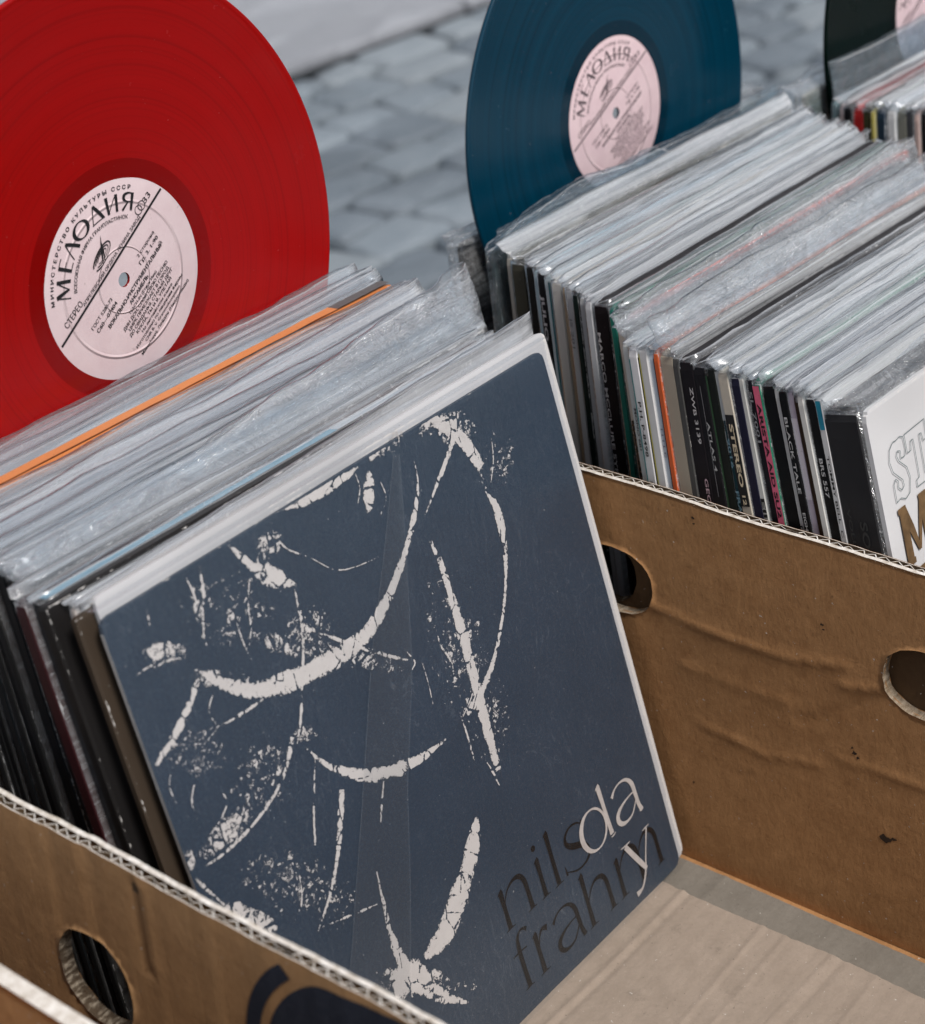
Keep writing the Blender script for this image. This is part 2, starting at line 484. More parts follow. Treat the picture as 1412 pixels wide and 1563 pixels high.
_txt = {}
def text2d(s, size, bold=0.0, shear=0.0, res=3):
    key = (s, bold, shear, res)
    if key not in _txt:
        cu = bpy.data.curves.new('t', 'FONT')
        cu.body = s; cu.size = 1.0; cu.offset = bold; cu.shear = shear; cu.resolution_u = res
        ob = bpy.data.objects.new('t', cu)
        C.objects.link(ob)
        dg = bpy.context.evaluated_depsgraph_get()
        me = bpy.data.meshes.new_from_object(ob.evaluated_get(dg))
        v = [(a.co.x, a.co.y) for a in me.vertices]
        f = [tuple(p.vertices) for p in me.polygons]
        bpy.data.meshes.remove(me); bpy.data.objects.remove(ob); bpy.data.curves.remove(cu)
        _txt[key] = (v, f)
    v, f = _txt[key]
    return [(a * size, b * size) for a, b in v], f

def fit_text(s, size, length=None, bold=0.0, shear=0.0, align='L'):
    v, f = text2d(s, size, bold, shear)
    if not v: return v, f
    x0 = min(a for a, b in v); x1 = max(a for a, b in v)
    k_ = (length / (x1 - x0)) if length else 1.0
    w = (x1 - x0) * k_
    sh = {'L': 0, 'C': -w / 2, 'R': -w}[align]
    return [((a - x0) * k_ + sh, b) for a, b in v], f

# ------------------------------------------------------------------ cardboard panels
def seg_dist(p, a, b):
    ax, ay = a; bx, by = b; px, py = p
    dx, dy = bx - ax, by - ay
    t = max(0, min(1, ((px - ax) * dx + (py - ay) * dy) / (dx * dx + dy * dy + 1e-12)))
    return math.hypot(px - ax - t * dx, py - ay - t * dy)

def panel(name, parent, place, s0, s1, z0, top, thick, holes=(), ridges=(), mats=None, step=.004, flute='far', disp=None, open_edge=True):
    """upright board. place(s, depth, z) -> xyz; depth runs 0 (near face) .. thick (far face)"""
    def d(s, z):
        q = .0012 * mnoise.noise(Vector((s * 9, z * 9, len(name) * 1.7))) if disp is None else disp(s, z)
        for amp, wid, line in ridges:
            m = min(seg_dist((s, z), line[i], line[i + 1]) for i in range(len(line) - 1))
            q -= amp * 1.5 * math.exp(-m / (wid * .8)) * (.6 + .9 * mnoise.noise(Vector((s * 45, z * 45, 8))) ** 2 + .3 * mnoise.noise(Vector((s * 25, z * 25, 3))))
        return q
    outline = []
    ns = max(4, int((s1 - s0) / step)); nz = max(4, int((top(s0) - z0) / step))
    for i in range(ns): outline.append((s0 + (s1 - s0) * i / ns, z0))
    for j in range(nz): outline.append((s1, z0 + (top(s1) - z0) * j / nz))
    for i in range(ns): s = s1 - (s1 - s0) * i / ns; outline.append((s, top(s)))
    for j in range(nz): outline.append((s0, top(s0) - (top(s0) - z0) * j / nz))
    vs = [Vector(p) for p in outline]
    n = len(vs)
    edges = [(i, (i + 1) % n) for i in range(n)]
    hl = []
    rnd = random.Random(5)
    for (cs, cz, rs, rz) in holes:
        m = 56; b = len(vs); ring = []
        for i in range(m):
            a = 2 * PI * i / m
            e_ = 2.35
            ca, sa = math.cos(a), math.sin(a)
            x = abs(ca) ** (2 / e_) * (1 if ca > 0 else -1); z = abs(sa) ** (2 / e_) * (1 if sa > 0 else -1)
            j = 1 + .03 * (rnd.random() - .5)
            ring.append((cs + rs * x * j, cz + rz * z * j))
        vs += [Vector(p) for p in ring]
        edges += [(b + i, b + (i + 1) % m) for i in range(m)]
        hl.append((b, m, cs, cz, rs, rz))
    for i in range(1, ns):
        for j in range(1, nz):
            s = s0 + (s1 - s0) * i / ns; z = z0 + (top(s) - z0) * j / nz
            if all(((s - h[2]) / h[4]) ** 2 + ((z - h[3]) / h[5]) ** 2 > 1.22 for h in hl):
                vs.append(Vector((s + (rnd.random() - .5) * 1e-4, z)))
    r = delaunay_2d_cdt(vs, edges, [], 0, 1e-7)
    V, F = r[0], r[2]
    orig = r[3]
    Fk = []
    for f in F:
        c_ = sum((V[i] for i in f), Vector((0, 0))) / len(f)
        inh = any(abs((c_[0] - h[2]) / h[4]) ** 2.35 + abs((c_[1] - h[3]) / h[5]) ** 2.35 < .97 for h in hl)
        if not inh and c_[1] < top(c_[0]):
            Fk.append(tuple(f))
    rev = {}
    for i, o in enumerate(orig):
        for q in o: rev[q] = i
    mb = MB()
    D = [d(p[0], p[1]) for p in V]
    body = thick if not open_edge else thick * .36
    def dep(a, b):  # which depths the solid board takes
        return (a, b)
    near = 0.0 if (flute == 'far' or not open_edge) else thick - body
    far = near + body
    cut = .011
    o1 = mb.add([place(p[0], near + q, p[1]) for p, q in zip(V, D)], Fk, 0)
    o2 = mb.add([place(p[0], far + q, p[1]) for p, q in zip(V, D)], [f[::-1] for f in Fk], 0)
    for i in range(n):
        a, b = rev[i], rev[(i + 1) % n]
        mb.f.append((a + o1, b + o1, b + o2, a + o2)); mb.mi.append(1)
    lo, hi = (0.0, thick)
    for h in hl:
        for i in range(h[1]):
            a, b = rev[h[0] + i], rev[h[0] + (i + 1) % h[1]]
            mb.f.append((a + o1, a + o2, b + o2, b + o1)); mb.mi.append(2)
    if open_edge:
        # fluted layer: liner sheet + solid core below the cut + open flutes at the top
        l0, l1 = (far, thick) if flute == 'far' else (0.0, near)
        lin = .0007
        gap0, gap1 = (l0, l1 - lin) if flute == 'far' else (l0 + lin, l1)
        face_d = thick if flute == 'far' else 0.0
        o3 = mb.add([place(p[0], face_d + q, p[1]) for p, q in zip(V, D)], Fk if flute != 'far' else [f[::-1] for f in Fk], 0)
        for h in hl:
            for i in range(h[1]):
                a, b = rev[h[0] + i], rev[h[0] + (i + 1) % h[1]]
                src = o2 if flute == 'far' else o1
                q = (a + src, a + o3, b + o3, b + src)
                mb.f.append(q if flute == 'far' else q[::-1]); mb.mi.append(2)
        m = int((s1 - s0) / .002)
        def dd(s, z): return d(s, z)
        gi = gap1 if flute == 'far' else gap0
        # liner: inner skin near the top, and its white edge
        mb.grid(m + 1, 2, lambda i, j: (lambda s: place(s, gi + dd(s, top(s)), top(s) - (1 - j) * cut))(s0 + (s1 - s0) * i / m), 3)
        a_, b_ = (gi, face_d)
        mb.grid(m + 1, 2, lambda i, j: (lambda s: place(s, (a_ if j == 0 else b_) + dd(s, top(s)), top(s) - .0002))(s0 + (s1 - s0) * i / m), 1)
        # floor of the cut, its shade put into the dark paper colour
        mb.grid(m + 1, 2, lambda i, j: (lambda s: place(s, (gap0 if j == 0 else gap1) + dd(s, top(s)), top(s) - cut))(s0 + (s1 - s0) * i / m), 3)
        pitch = .0066
        nf = int((s1 - s0) / pitch * 2)
        rr = random.Random(3)
        pts = []
        for i in range(nf + 1):
            s = s0 + (s1 - s0) * i / nf + (rr.random() - .5) * .0020
            q_ = rr.random() ** 3 * .0014
            pts.append((s, (gap0 + .00025 + q_) if i % 2 == 0 else (gap1 - .00025 - q_)))
        hw = .00040
        for side in (-1, 1):
            vs_ = []
            for i, (s, e_) in enumerate(pts):
                for zz in (0, 1):
                    vs_.append(place(s + side * hw * .9, e_ + dd(s, top(s)), top(s) - .0003 - zz * cut))
            fs_ = [(2 * i, 2 * i + 1, 2 * i + 3, 2 * i + 2) for i in range(nf)]
            mb.add(vs_, fs_, 3)
        vs_ = []
        for (s, e_) in pts:
            for side in (-1, 1):
                vs_.append(place(s + side * hw * .9, e_ + dd(s, top(s)), top(s) - .0003))
        mb.add(vs_, [(2 * i, 2 * i + 1, 2 * i + 3, 2 * i + 2) for i in range(nf)], 1)
        # closed outer rim left and right and below
        for s_ in (s0, s1):
            mb.add([place(s_, gap0, z0), place(s_, thick, z0), place(s_, thick, top(s_)), place(s_, gap0, top(s_))], [(0, 1, 2, 3)], 1)
    mats = list(mats or [MAT['kraft'], MAT['edge'], MAT['hole_rim']]) + [MAT['flute']]
    o = mb.build(name, mats, parent, smooth=False)
    sm = [mi == 0 for mi in mb.mi]
    o.data.polygons.foreach_set('use_smooth', sm)
    return o, d

def wav(seed, z=.231, amp=.0011):
    return lambda s: z + amp * mnoise.noise(Vector((s * 16, seed * 3.1, 0))) + .0004 * mnoise.noise(Vector((s * 120, seed, 4)))

# ------------------------------------------------------------------ ground
ZG = -.45
yaw = R_(-1.66)
ux_, uy_ = Vector((math.cos(yaw), math.sin(yaw), 0)), Vector((-math.sin(yaw), math.cos(yaw), 0))
J0 = Vector((2.1208, 2.3332, ZG))
def structure(o):
    o['kind'] = 'structure'
    return o
mb = MB()
mb.add([(-60, -60, ZG - .03), (60, -60, ZG - .03), (60, 60, ZG - .03), (-60, 60, ZG - .03)], [(0, 1, 2, 3)])
structure(mb.build('ground', MAT['joint']))
rnd = random.Random(21)
mb = MB()
def stone(a0, a1, b0, b1, bev, h, tilt):
    # rounded stone between along-coordinates a and across-coordinates b
    ca, cb = (a0 + a1) / 2, (b0 + b1) / 2
    tone = rnd.choice((0, 0, 1, 1, 2))
    skew = [(rnd.random() - .5) * bev * 1.6 for _ in range(8)]
    rings = [(0, -.05), (0, -.012), (bev * .35, -.003), (bev, 0)]
    idx = []
    for ins, dz in rings:
        row = []
        cor = [(a0 + ins, b0 + ins), (a1 - ins, b0 + ins), (a1 - ins, b1 - ins), (a0 + ins, b1 - ins)]
        pts = []
        for q in range(4):
            p, nx_, pv = Vector(cor[q]), Vector(cor[(q + 1) % 4]), Vector(cor[q - 1])
            p = p + Vector((skew[2 * q], skew[2 * q + 1]))
            rr = bev * 1.3
            pts.append(p + (pv - p).normalized() * rr)
            pts.append(p + (Vector((ca, cb)) - p).normalized() * rr * .35)
            pts.append(p + (nx_ - p).normalized() * rr)
        for p in pts:
            P = J0 + ux_ * p[0] + uy_ * p[1]
            z = ZG + h + dz + tilt[0] * (p[0] - ca) + tilt[1] * (p[1] - cb)
            row.append((P.x, P.y, z))
        idx.append(mb.add(row, []))
    for k_ in range(3):
        A, B = idx[k_], idx[k_ + 1]
        for q in range(12):
            r2 = (q + 1) % 12
            mb.f.append((A + q, A + r2, B + r2, B + q)); mb.mi.append(tone)
    mb.f.append(tuple(idx[3] + q for q in range(12))); mb.mi.append(tone)
b = -.012
row = 0
while b > -4.6:
    wdt = rnd.uniform(.100, .130)
    a = -4.2 + rnd.random() * .3
    while a < 4.5:
        ln = rnd.uniform(.13, .24)
        g = rnd.uniform(.006, .014)
        stone(a + g / 2, a + ln - g / 2, b - wdt + g / 2, b - g / 2 + rnd.uniform(-.006, .006), rnd.uniform(.012, .020), rnd.uniform(-.006, .003), (rnd.uniform(-.02, .02), rnd.uniform(-.025, .025)))
        a += ln
    b -= wdt
    row += 1
structure(mb.build('cobblestones', [MAT['sett'], MAT['sett_dark'], MAT['sett_light']], smooth=True))
mb = MB()
a = -5.0 + .31
bb = [.022, .47, .93, 1.6, 2.4, 3.3, 4.3, 5.5]
for j in range(len(bb) - 1):
    a = -5.0 + (.33 if j % 2 == 0 else 0)
    while a < 7:
        L_ = .66
        stone(a + .004, a + L_ - .004, bb[j] + .004, bb[j + 1] - .004, .006, .010, (rnd.uniform(-.002, .002), rnd.uniform(-.002, .002)))
        a += L_
mb.mi = [0 if q < 2 else 1 for q in mb.mi]
structure(mb.build('pavement', [MAT['slab'], MAT['slab_b']], smooth=False))

mb = MB()
P_ = [J0 + ux_ * a + uy_ * b for a, b in ((-5, -.010), (7, -.010), (7, .021), (-5, .021))]
mb.add([(p.x, p.y, ZG - .012) for p in P_], [(0, 1, 2, 3)])
structure(mb.build('kerb_gap', mat_flat('dark_gap', (.02, .024, .027), .9)))

# ------------------------------------------------------------------ bench under the boxes
bench = thing('market_bench', 'low wooden bench that carries the row of cardboard record boxes', 'bench', (0, 0, ZG))
mb = MB()
ys = [-.47, -.275, -.08, .115, .31]
for i in range(4):
    mb.box(-.92, 1.25, ys[i] + .003, ys[i + 1] - .003, .45 - .045, .45 - .013)
mb.build('bench_top', MAT['wood'], bench)
for x in (-.85, 1.18):
    for y in (-.42, .26):
        m2 = MB()
        m2.box(x - .022, x + .022, y - .022, y + .022, .0, .405)
        m2.build('leg', MAT['steel'], bench)
for x in (-.85, 1.18):
    m2 = MB()
    m2.box(x - .012, x + .012, -.398, .238, .36, .392)
    m2.build('crossbar', MAT['steel'], bench)

# ------------------------------------------------------------------ boxes
def wallx(x):   # near face looks towards -X
    return lambda s, dep, z: (x + dep, s, z)
def wally(y):
    return lambda s, dep, z: (s, y + dep, z)

def make_box(label, x0, x1, y0, y1, zt, near_wall=None, far_wall=None, printed=False, seed=1, flap=True):
    t = thing('cardboard_box', label, 'cardboard box', ((x0 + x1) / 2, (y0 + y1) / 2, -.0125))
    off = t.location.copy()
    def pl(f):
        return lambda s, dep, z: tuple(Vector(f(s, dep, z)) - off)
    kw = dict(step=.012)
    nw = dict(holes=(), ridges=(), flute='far'); nw.update(near_wall or {})
    fw = dict(holes=(), ridges=(), flute='far'); fw.update(far_wall or {})
    TH = .007
    r1 = panel('side_panel', t, pl(wallx(x0 - TH)), y0, y1, -.012, wav(seed, zt), TH, **nw)
    r2 = panel('side_panel', t, pl(wallx(x1)), y0, y1, -.012, wav(seed + 3, zt), TH, **fw)
    panel('end_panel', t, pl(wally(y0 - TH)), x0 - TH, x1 + TH, -.012, wav(seed + 5, zt - .001), TH - .0003, step=.012)
    panel('end_panel', t, pl(wally(y1)), x0 - TH, x1 + TH, -.012, wav(seed + 7, zt - .001), TH - .0003, step=.012)
    m = MB()
    m.box(x0 + .0005 - off.x, x1 - .0005 - off.x, y0 + .0005 - off.y, y1 - .0005 - off.y, -.0115 - off.z, -.0055 - off.z)
    m.build('bottom_panel', MAT['kraft'], t)
    return t, r1, r2, off

crease = [(.0016, .0022, [(.034, .1592), (.0035, .1567), (-.0213, .1551), (-.0593, .1565), (-.0879, .1631)]),
          (.0014, .0020, [(-.0866, .1503), (-.1034, .1547), (-.1215, .1597)]),
          (.0011, .0020, [(-.0034, .0919), (-.0225, .0907), (-.0434, .0882), (-.0755, .0951)]),
          (.0009, .0022, [(-.0869, .1042), (-.1137, .1056), (-.1369, .1062), (-.19, .104)]),
          (-.0008, .0030, [(-.1036, .1507), (-.0818, .1297), (-.0627, .1179)]),
          (.0007, .003, [(.01, .128), (-.03, .1265), (-.055, .128)])]
def ribs(s, z):
    q = .0012 * mnoise.noise(Vector((s * 9, z * 9, 3)))
    q += .0005 * mnoise.noise(Vector((s * 110, z * 3, 1)))
    q += .0016 * math.exp(-((s - .0305) / .0022) ** 2) * (1 if .178 < z < .2265 else 0)
    q -= .0007 * math.exp(-((s - .0255) / .0018) ** 2) * (1 if .18 < z < .228 else 0)
    q += .0007 * math.exp(-((s - .059) / .003) ** 2)
    q += .0005 * math.exp(-((s - .082) / .003) ** 2)
    return q
box1, b1n, b1f, off1 = make_box('kraft cardboard box with the navy cover record and two cut hand holes, half filled', -.378, -.0055, -.36, .262, .231,
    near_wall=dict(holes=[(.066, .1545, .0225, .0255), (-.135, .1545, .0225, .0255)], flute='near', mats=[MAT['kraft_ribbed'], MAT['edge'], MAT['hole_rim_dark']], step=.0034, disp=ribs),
    far_wall=dict(holes=[(.0565, .1675, .0270, .0205), (-.1365, .1675, .0270, .0205)], ridges=crease, step=.0025), seed=1)
box1['label'] = 'half empty kraft cardboard box in front, holding the navy cover record, bare floor showing'

# printed emblem on the left side of the front box
m = MB()
cy, cz = -.100, .172
dn = b1n[1]
def ep(y, z):
    return (-.385 - .0006 + dn(y, z) - off1.x, y - off1.y, z - off1.z)
nr, na = 14, 80
for i in range(nr):
    for j in range(na):
        q = []
        for (ii, jj) in ((i, j), (i + 1, j), (i + 1, j + 1), (i, j + 1)):
            a = 2 * PI * jj / na; r = .0605 * ii / nr
            y, z = cy + r * math.cos(a), cz + r * math.sin(a)
            z = min(z, .2245 + (-.0674 - y) * .115)
            q.append(ep(y, z))
        m.add(q, [(0, 1, 2, 3)])
for j in range(60):
    q = []
    for (r, jj) in ((.0652, j), (.0728, j), (.0728, j + 1), (.0652, j + 1)):
        a = R_(-150 + 198 * jj / 60)
        q.append(ep(cy + r * math.cos(a), min(cz + r * math.sin(a), .2258)))
    m.add(q, [(0, 1, 2, 3)])
m.build('printed_emblem', MAT['navy_print'], box1)

# bottom flaps of the front box
def flap(name, mat, x0, xe, y0, y1, ztop, th, ridges, seed, edge_amp):
    m_ = MB()
    nx_, ny_ = 60, 420
    def ex(y): return xe + edge_amp * mnoise.noise(Vector((y * 14, seed, 0))) + edge_amp * .25 * mnoise.noise(Vector((y * 150, seed, 2)))
    def top(i, j):
        y = y0 + (y1 - y0) * j / (ny_ - 1); x = x0 + (ex(y) - x0) * i / (nx_ - 1)
        z = ztop + .0007 * mnoise.noise(Vector((x * 12, y * 12, seed)))
        z += .00006 * math.sin(y * 2 * PI / .0075)
        for (yc, amp, wid) in ridges:
            z += 1.1 * amp * math.exp(-((y - yc - .004 * math.sin(x * 9 + yc * 80)) / wid) ** 2)
        return (x - off1.x, y - off1.y, z - off1.z)
    m_.grid(nx_, ny_, top, 0)
    m_.grid(2, ny_, lambda i, j: (lambda p: (p[0], p[1], p[2] - (th if i == 1 else 0)))(top(nx_ - 1, j)), 1)
    m_.grid(nx_, 2, lambda i, j: (lambda p: (p[0], p[1], p[2] - (th if j == 0 else 0)))(top(i, 0)), 1)
    m_.grid(nx_, 2, lambda i, j: (lambda p: (p[0], p[1], p[2] - (th if j == 1 else 0)))(top(i, ny_ - 1)), 1)
    m_.grid(nx_, ny_, lambda i, j: (lambda p: (p[0], p[1], p[2] - th))(top(i, j)), 0, True)
    o_ = m_.build(name, [mat, MAT['edge']], box1)
    o_.data.polygons.foreach_set('use_smooth', [q == 0 for q in m_.mi])
flap('bottom_flap', MAT['kraft_grey'], -.372, -.0115, -.354, .257, -.0030, .0024, [(-.02, .0006, .002)], 2, .0007)
flap('bottom_flap', MAT['kraft_pale'], -.3735, -.0415, -.352, .254, .0034, .0036,
     [(-.0108, .0007, .0016), (-.0145, -.0006, .002), (-.068, .0007, .0012), (-.079, .0005, .0012), (-.106, .0006, .0012), (-.115, -.0005, .002), (-.139, .0006, .0015), (-.172, .0006, .0015)], 5, .0028)
# dark scuffs on the inside of the right panel are dents with dirt in them
MAT['scuff'] = mat_flat('dark_scuffs', (.035, .02, .012), .9)
rr = random.Random(4)
for (y, z, r) in [(.0041, .223, .0012), (.0035, .2195, .0008), (-.0744, .1836, .001), (-.0752, .181, .0007), (-.097, .1118, .0016), (-.099, .1095, .0012), (-.0955, .1145, .0009), (-.1181, .0646, .0030), (-.1225, .066, .0018), (.002, .05, .001)]:
    m = MB()
    vs = []
    for i in range(11):
        a = 2 * PI * i / 11
        q = r * (.5 + .8 * rr.random())
        yy, zz = y + q * math.cos(a), z + q * .8 * math.sin(a)
        vs.append((-.0055 - .0004 + b1f[1](yy, zz) - off1.x, yy - off1.y, zz - off1.z))
    m.add(vs, [tuple(range(11))])
    m.build('scuff_mark', MAT['scuff'], box1)

box2 = make_box('kraft cardboard box packed tight with records, standing behind the front box', .0095, .392, -.36, .262, .2215, near_wall=dict(step=.008, flute='far', holes=[(.0725, .166, .0270, .0205)], mats=[MAT['kraft_shaded'], MAT['edge'], MAT['hole_rim_dark']]), far_wall=dict(step=.012), seed=11)[0]
box3 = make_box('cardboard box at the far right edge, its record tops just in view', .404, .79, -.36, .262, .2215, near_wall=dict(step=.012), far_wall=dict(step=.012), seed=17)[0]
box0 = make_box('worn cardboard box edge in the bottom left corner, soft and pale along the top', -.84, -.4585, -.36, .262, .231, near_wall=dict(step=.012),
                far_wall=dict(step=.005, open_edge=False), seed=23)[0]

# ------------------------------------------------------------------ records
def jacket_mesh(w, h, t, seed, warp=.0006):
    rr = random.Random(seed)
    m = MB()
    xs = [0, .0018, .006, .02] + [w * q for q in (.15, .27, .4, .5, .6, .73, .85)] + [w - .02, w - .006, w - .0018, w]
    zs = [0, .0018, .006, .02] + [h * q for q in (.2, .4, .6, .8)] + [h - .02, h - .006, h - .0018, h]
    nx_, nz_ = len(xs), len(zs)
    ph = rr.random() * 9
    cor = [rr.uniform(.0012, .0045) for _ in range(4)]
    def P(i, j, front):
        x, z = xs[i], zs[j]
        ex, ez = min(x, w - x), min(z, h - z)
        if ex < .0021 and ez < .0021:
            c_ = cor[(1 if x > w / 2 else 0) + (2 if z > h / 2 else 0)]
            c_ *= (1 if ex + ez < .0005 else .35)
            x += c_ * .5 * (1 if x < w / 2 else -1); z += c_ * .5 * (1 if z < h / 2 else -1)
        edge = min(ex, ez)
        rnd_ = 1.0 if edge > .0017 else .86
        mid = t / 2 + warp * math.sin(x * 11 + ph) * math.sin(z * 8 + ph * 1.7)
        z += .0005 * mnoise.noise(Vector((x * 60, z * 3, seed * .37))) if ez < .001 else 0
        hy_ = t / 2 * rnd_
        return (x, mid - hy_ if front else mid + hy_, z)
    m.grid(nx_, nz_, lambda i, j: P(i, j, True))
    m.grid(nx_, nz_, lambda i, j: P(i, j, False), 0, True)
    N0 = nx_ * nz_
    def idx(i, j, b): return j * nx_ + i + (N0 if b else 0)
    for j in range(nz_ - 1):
        m.f.append((idx(0, j, 0), idx(0, j + 1, 0), idx(0, j + 1, 1), idx(0, j, 1))); m.mi.append(0)
        m.f.append((idx(nx_ - 1, j, 1), idx(nx_ - 1, j + 1, 1), idx(nx_ - 1, j + 1, 0), idx(nx_ - 1, j, 0))); m.mi.append(0)
    for i in range(nx_ - 1):
        m.f.append((idx(i, 0, 1), idx(i + 1, 0, 1), idx(i + 1, 0, 0), idx(i, 0, 0))); m.mi.append(0)
        m.f.append((idx(i, nz_ - 1, 0), idx(i + 1, nz_ - 1, 0), idx(i + 1, nz_ - 1, 1), idx(i, nz_ - 1, 1))); m.mi.append(0)
    return m

def bag_mesh(w, h, t, seed, over=.008, ex=.004, exl=.002, amp=.0012, crumple=0.0, tilt=0.0, z_from=0.0, dense=False, shape=None, flop=0.0, off=.0006):
    """two film sheets round the jacket, sealed at the sides, rising 'over' above it"""
    rr = random.Random(seed * 13 + 5)
    m = MB()
    nx_ = 64 if dense else 30
    low = [z_from + (h - .012 - z_from) * q for q in ((0, .25, .5, .7, .85, 1.0) if not dense else [i / 26 for i in range(27)])]
    na = 16 if dense else 7
    zs = low + [h - .004, h - .0005] + [h + .0012 + (q + 1) / na for q in range(na)]
    p1, p2, p3 = rr.random() * 9, rr.random() * 9, rr.random() * 9
    open_ = rr.uniform(.3, 1.0)
    sway = rr.uniform(-1, 1)
    def P(i, j, front):
        fx = i / (nx_ - 1)
        x = -exl + (w + ex + exl) * fx
        z = zs[j]
        ov = over * (1 + tilt * (fx - .5)) if shape is None else shape(fx)
        up = 0.0
        if z > h + .001:
            up = (z - h - .0012)
            if exl < 0: x -= (1 - fx) ** 8 * .0035 * min(1, up * 3)
            ov2 = ov * (1 + .16 * mnoise.noise(Vector((fx * 5, p1, seed))))
            z = h + .0008 + up * ov2
        side = max(0.0, min(1.0, 1 + min(x + .0005, w + .0005 - x) / .003)) if up <= 0 else max(0.0, min(1.0, min(fx, 1 - fx) * w / .004))
        half = (t / 2 + off) * (side ** .5)
        if up > 0:
            half = half * (1 - .55 * up) + .0011 * up * open_ * (1 + mnoise.noise(Vector((fx * 7, up * 2, p2))))
            half *= side ** .5 if side < 1 else 1
        wob = amp * mnoise.noise(Vector((fx * 6 + p1, z * 14, p2 + seed)))
        wob += amp * .35 * mnoise.noise(Vector((fx * 26, z * 60, p3)))
        k_ = .25 + 1.1 * up
        wob *= min(1.0, .15 + fx * 14) if up <= 0 else 1
        y = t / 2 + (-half if front else half) + wob * k_ + sway * amp * up + flop * up ** 1.4 * (.7 + .6 * mnoise.noise(Vector((fx * 3, p3, seed))))
        if crumple:
            q = Vector((fx * 13, z * 38, p1 + (3 if front else 0)))
            c_ = mnoise.noise(q) + .6 * abs(mnoise.noise(q * 2.3)) + .35 * mnoise.noise(q * 5.1)
            kk = crumple * (.15 + .85 * min(1, max(0, (z - h + .03) / .03)))
            y += (-1 if front else 1) * abs(c_) * kk * .8 + c_ * kk * .35
            if up > 0: x += kk * .4 * mnoise.noise(q + Vector((7, 7, 7)))
            z += kk * .5 * mnoise.noise(q + Vector((3, 9, 1))) * (1 if up > 0 else .2)
        return (x, y, z)
    nz_ = len(zs)
    for front in (True, False):
        o = m.add([P(i, j, front) for j in range(nz_) for i in range(nx_)], [])
        for j in range(nz_ - 1):
            for i in range(nx_ - 1):
                a = o + j * nx_ + i
                q = (a, a + 1, a + nx_ + 1, a + nx_)
                m.f.append(q if front else q[::-1])
                m.mi.append(1 if (i == 0 or i == nx_ - 2) and dense is False and False else 0)
    # side seals and the rolled lip of each sheet
    S = nx_ * nz_
    for j in range(nz_ - 1):
        for i in (0, nx_ - 1):
            a, b = j * nx_ + i, (j + 1) * nx_ + i
            m.f.append((a, b, b + S, a + S) if i == 0 else (a + S, b + S, b, a)); m.mi.append(0)
    for s_ in (0, S):
        base = s_ + (nz_ - 1) * nx_
        lip = [Vector(m.v[base + i]) for i in range(nx_)]
        d_ = -.0005 if s_ == 0 else .0005
        o = m.add([(p.x, p.y + d_, p.z + .0002) for p in lip] + [(p.x, p.y + d_ * .6, p.z - .0007) for p in lip], [])
        for i in range(nx_ - 1):
            m.f.append((base + i, base + i + 1, o + i + 1, o + i)); m.mi.append(1)
            m.f.append((o + i, o + i + 1, o + nx_ + i + 1, o + nx_ + i)); m.mi.append(1)
    return m

cnt = 0
def record(label, group, xl, yt, lean, t, col, over=None, film='film', w=.315, h=.315, zb=.004, yaw=0.0, texts=(), blocks=(), tops=(), yb=None, cat='record sleeve', bag=None):
    """yt = where the top of the front face stands; spine towards -X"""
    global cnt
    cnt += 1
    if yb is None:
        yb = yt - h * math.sin(lean)
    T = thing('record_sleeve', label, cat, (xl, yb, zb), (-lean, 0, R_(yaw)), group)
    j = jacket_mesh(w, h, t, cnt).build('jacket', MAT['jacket'], T)
    j.color = (*col, 1)
    for q in j.data.polygons: q.use_smooth = False
    if over is not None:
        kw = dict(over=over, amp=random.uniform(.0008, .002), ex=random.uniform(.001, .007), exl=random.uniform(-.0012, -.0006), tilt=random.uniform(-.5, .5), flop=random.choice((-.001, .001, .003, .005, .008)) * min(1.5, over / .006))
        if film != 'film_crumpled' and random.random() < .55:
            kw['crumple'] = random.uniform(.0010, .0028)
        kw.update(bag or {})
        b = bag_mesh(w, h, t, cnt, **kw).build('plastic_bag', [MAT[film], MAT['film_soft']], T, smooth=True)
    for (x0, x1, c_) in tops:
        m = MB()
        m.grid(40, 2, lambda i, jj: (x0 + (x1 - x0) * i / 39, t * (.04 + .92 * jj), h + .0010 + .0003 * mnoise.noise(Vector((i * .4, jj, cnt)))))
        o = m.build('top_edge_print', MAT['ink'], T)
        o.color = (*c_, 1)
    # blocks of colour and lettering on the spine, print, plus black blocks painting shade in the front box
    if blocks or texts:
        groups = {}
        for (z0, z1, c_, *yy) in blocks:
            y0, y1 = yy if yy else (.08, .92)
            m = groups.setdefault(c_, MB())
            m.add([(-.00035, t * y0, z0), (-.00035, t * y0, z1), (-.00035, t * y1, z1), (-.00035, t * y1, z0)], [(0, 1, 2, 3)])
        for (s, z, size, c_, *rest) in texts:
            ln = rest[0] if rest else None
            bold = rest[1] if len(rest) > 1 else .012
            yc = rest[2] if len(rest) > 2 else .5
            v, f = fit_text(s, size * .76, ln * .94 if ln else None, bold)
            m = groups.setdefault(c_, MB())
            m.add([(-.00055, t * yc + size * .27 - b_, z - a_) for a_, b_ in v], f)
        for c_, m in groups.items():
            o = m.build('spine_print_and_shade', MAT['ink'], T)
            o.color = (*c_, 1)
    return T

WHT = (.60, .60, .60); IVO = (.55, .52, .46); GRY = (.36, .37, .39); PBL = (.38, .45, .52); BLK = (.006, .006, .007)
DGY = (.06, .062, .068); MAU = (.42, .34, .40); CRM = (.50, .46, .38)
ORDN = ['first', 'second', 'third', 'fourth', 'fifth', 'sixth', 'seventh', 'eighth', 'ninth', 'tenth', 'eleventh', 'twelfth']

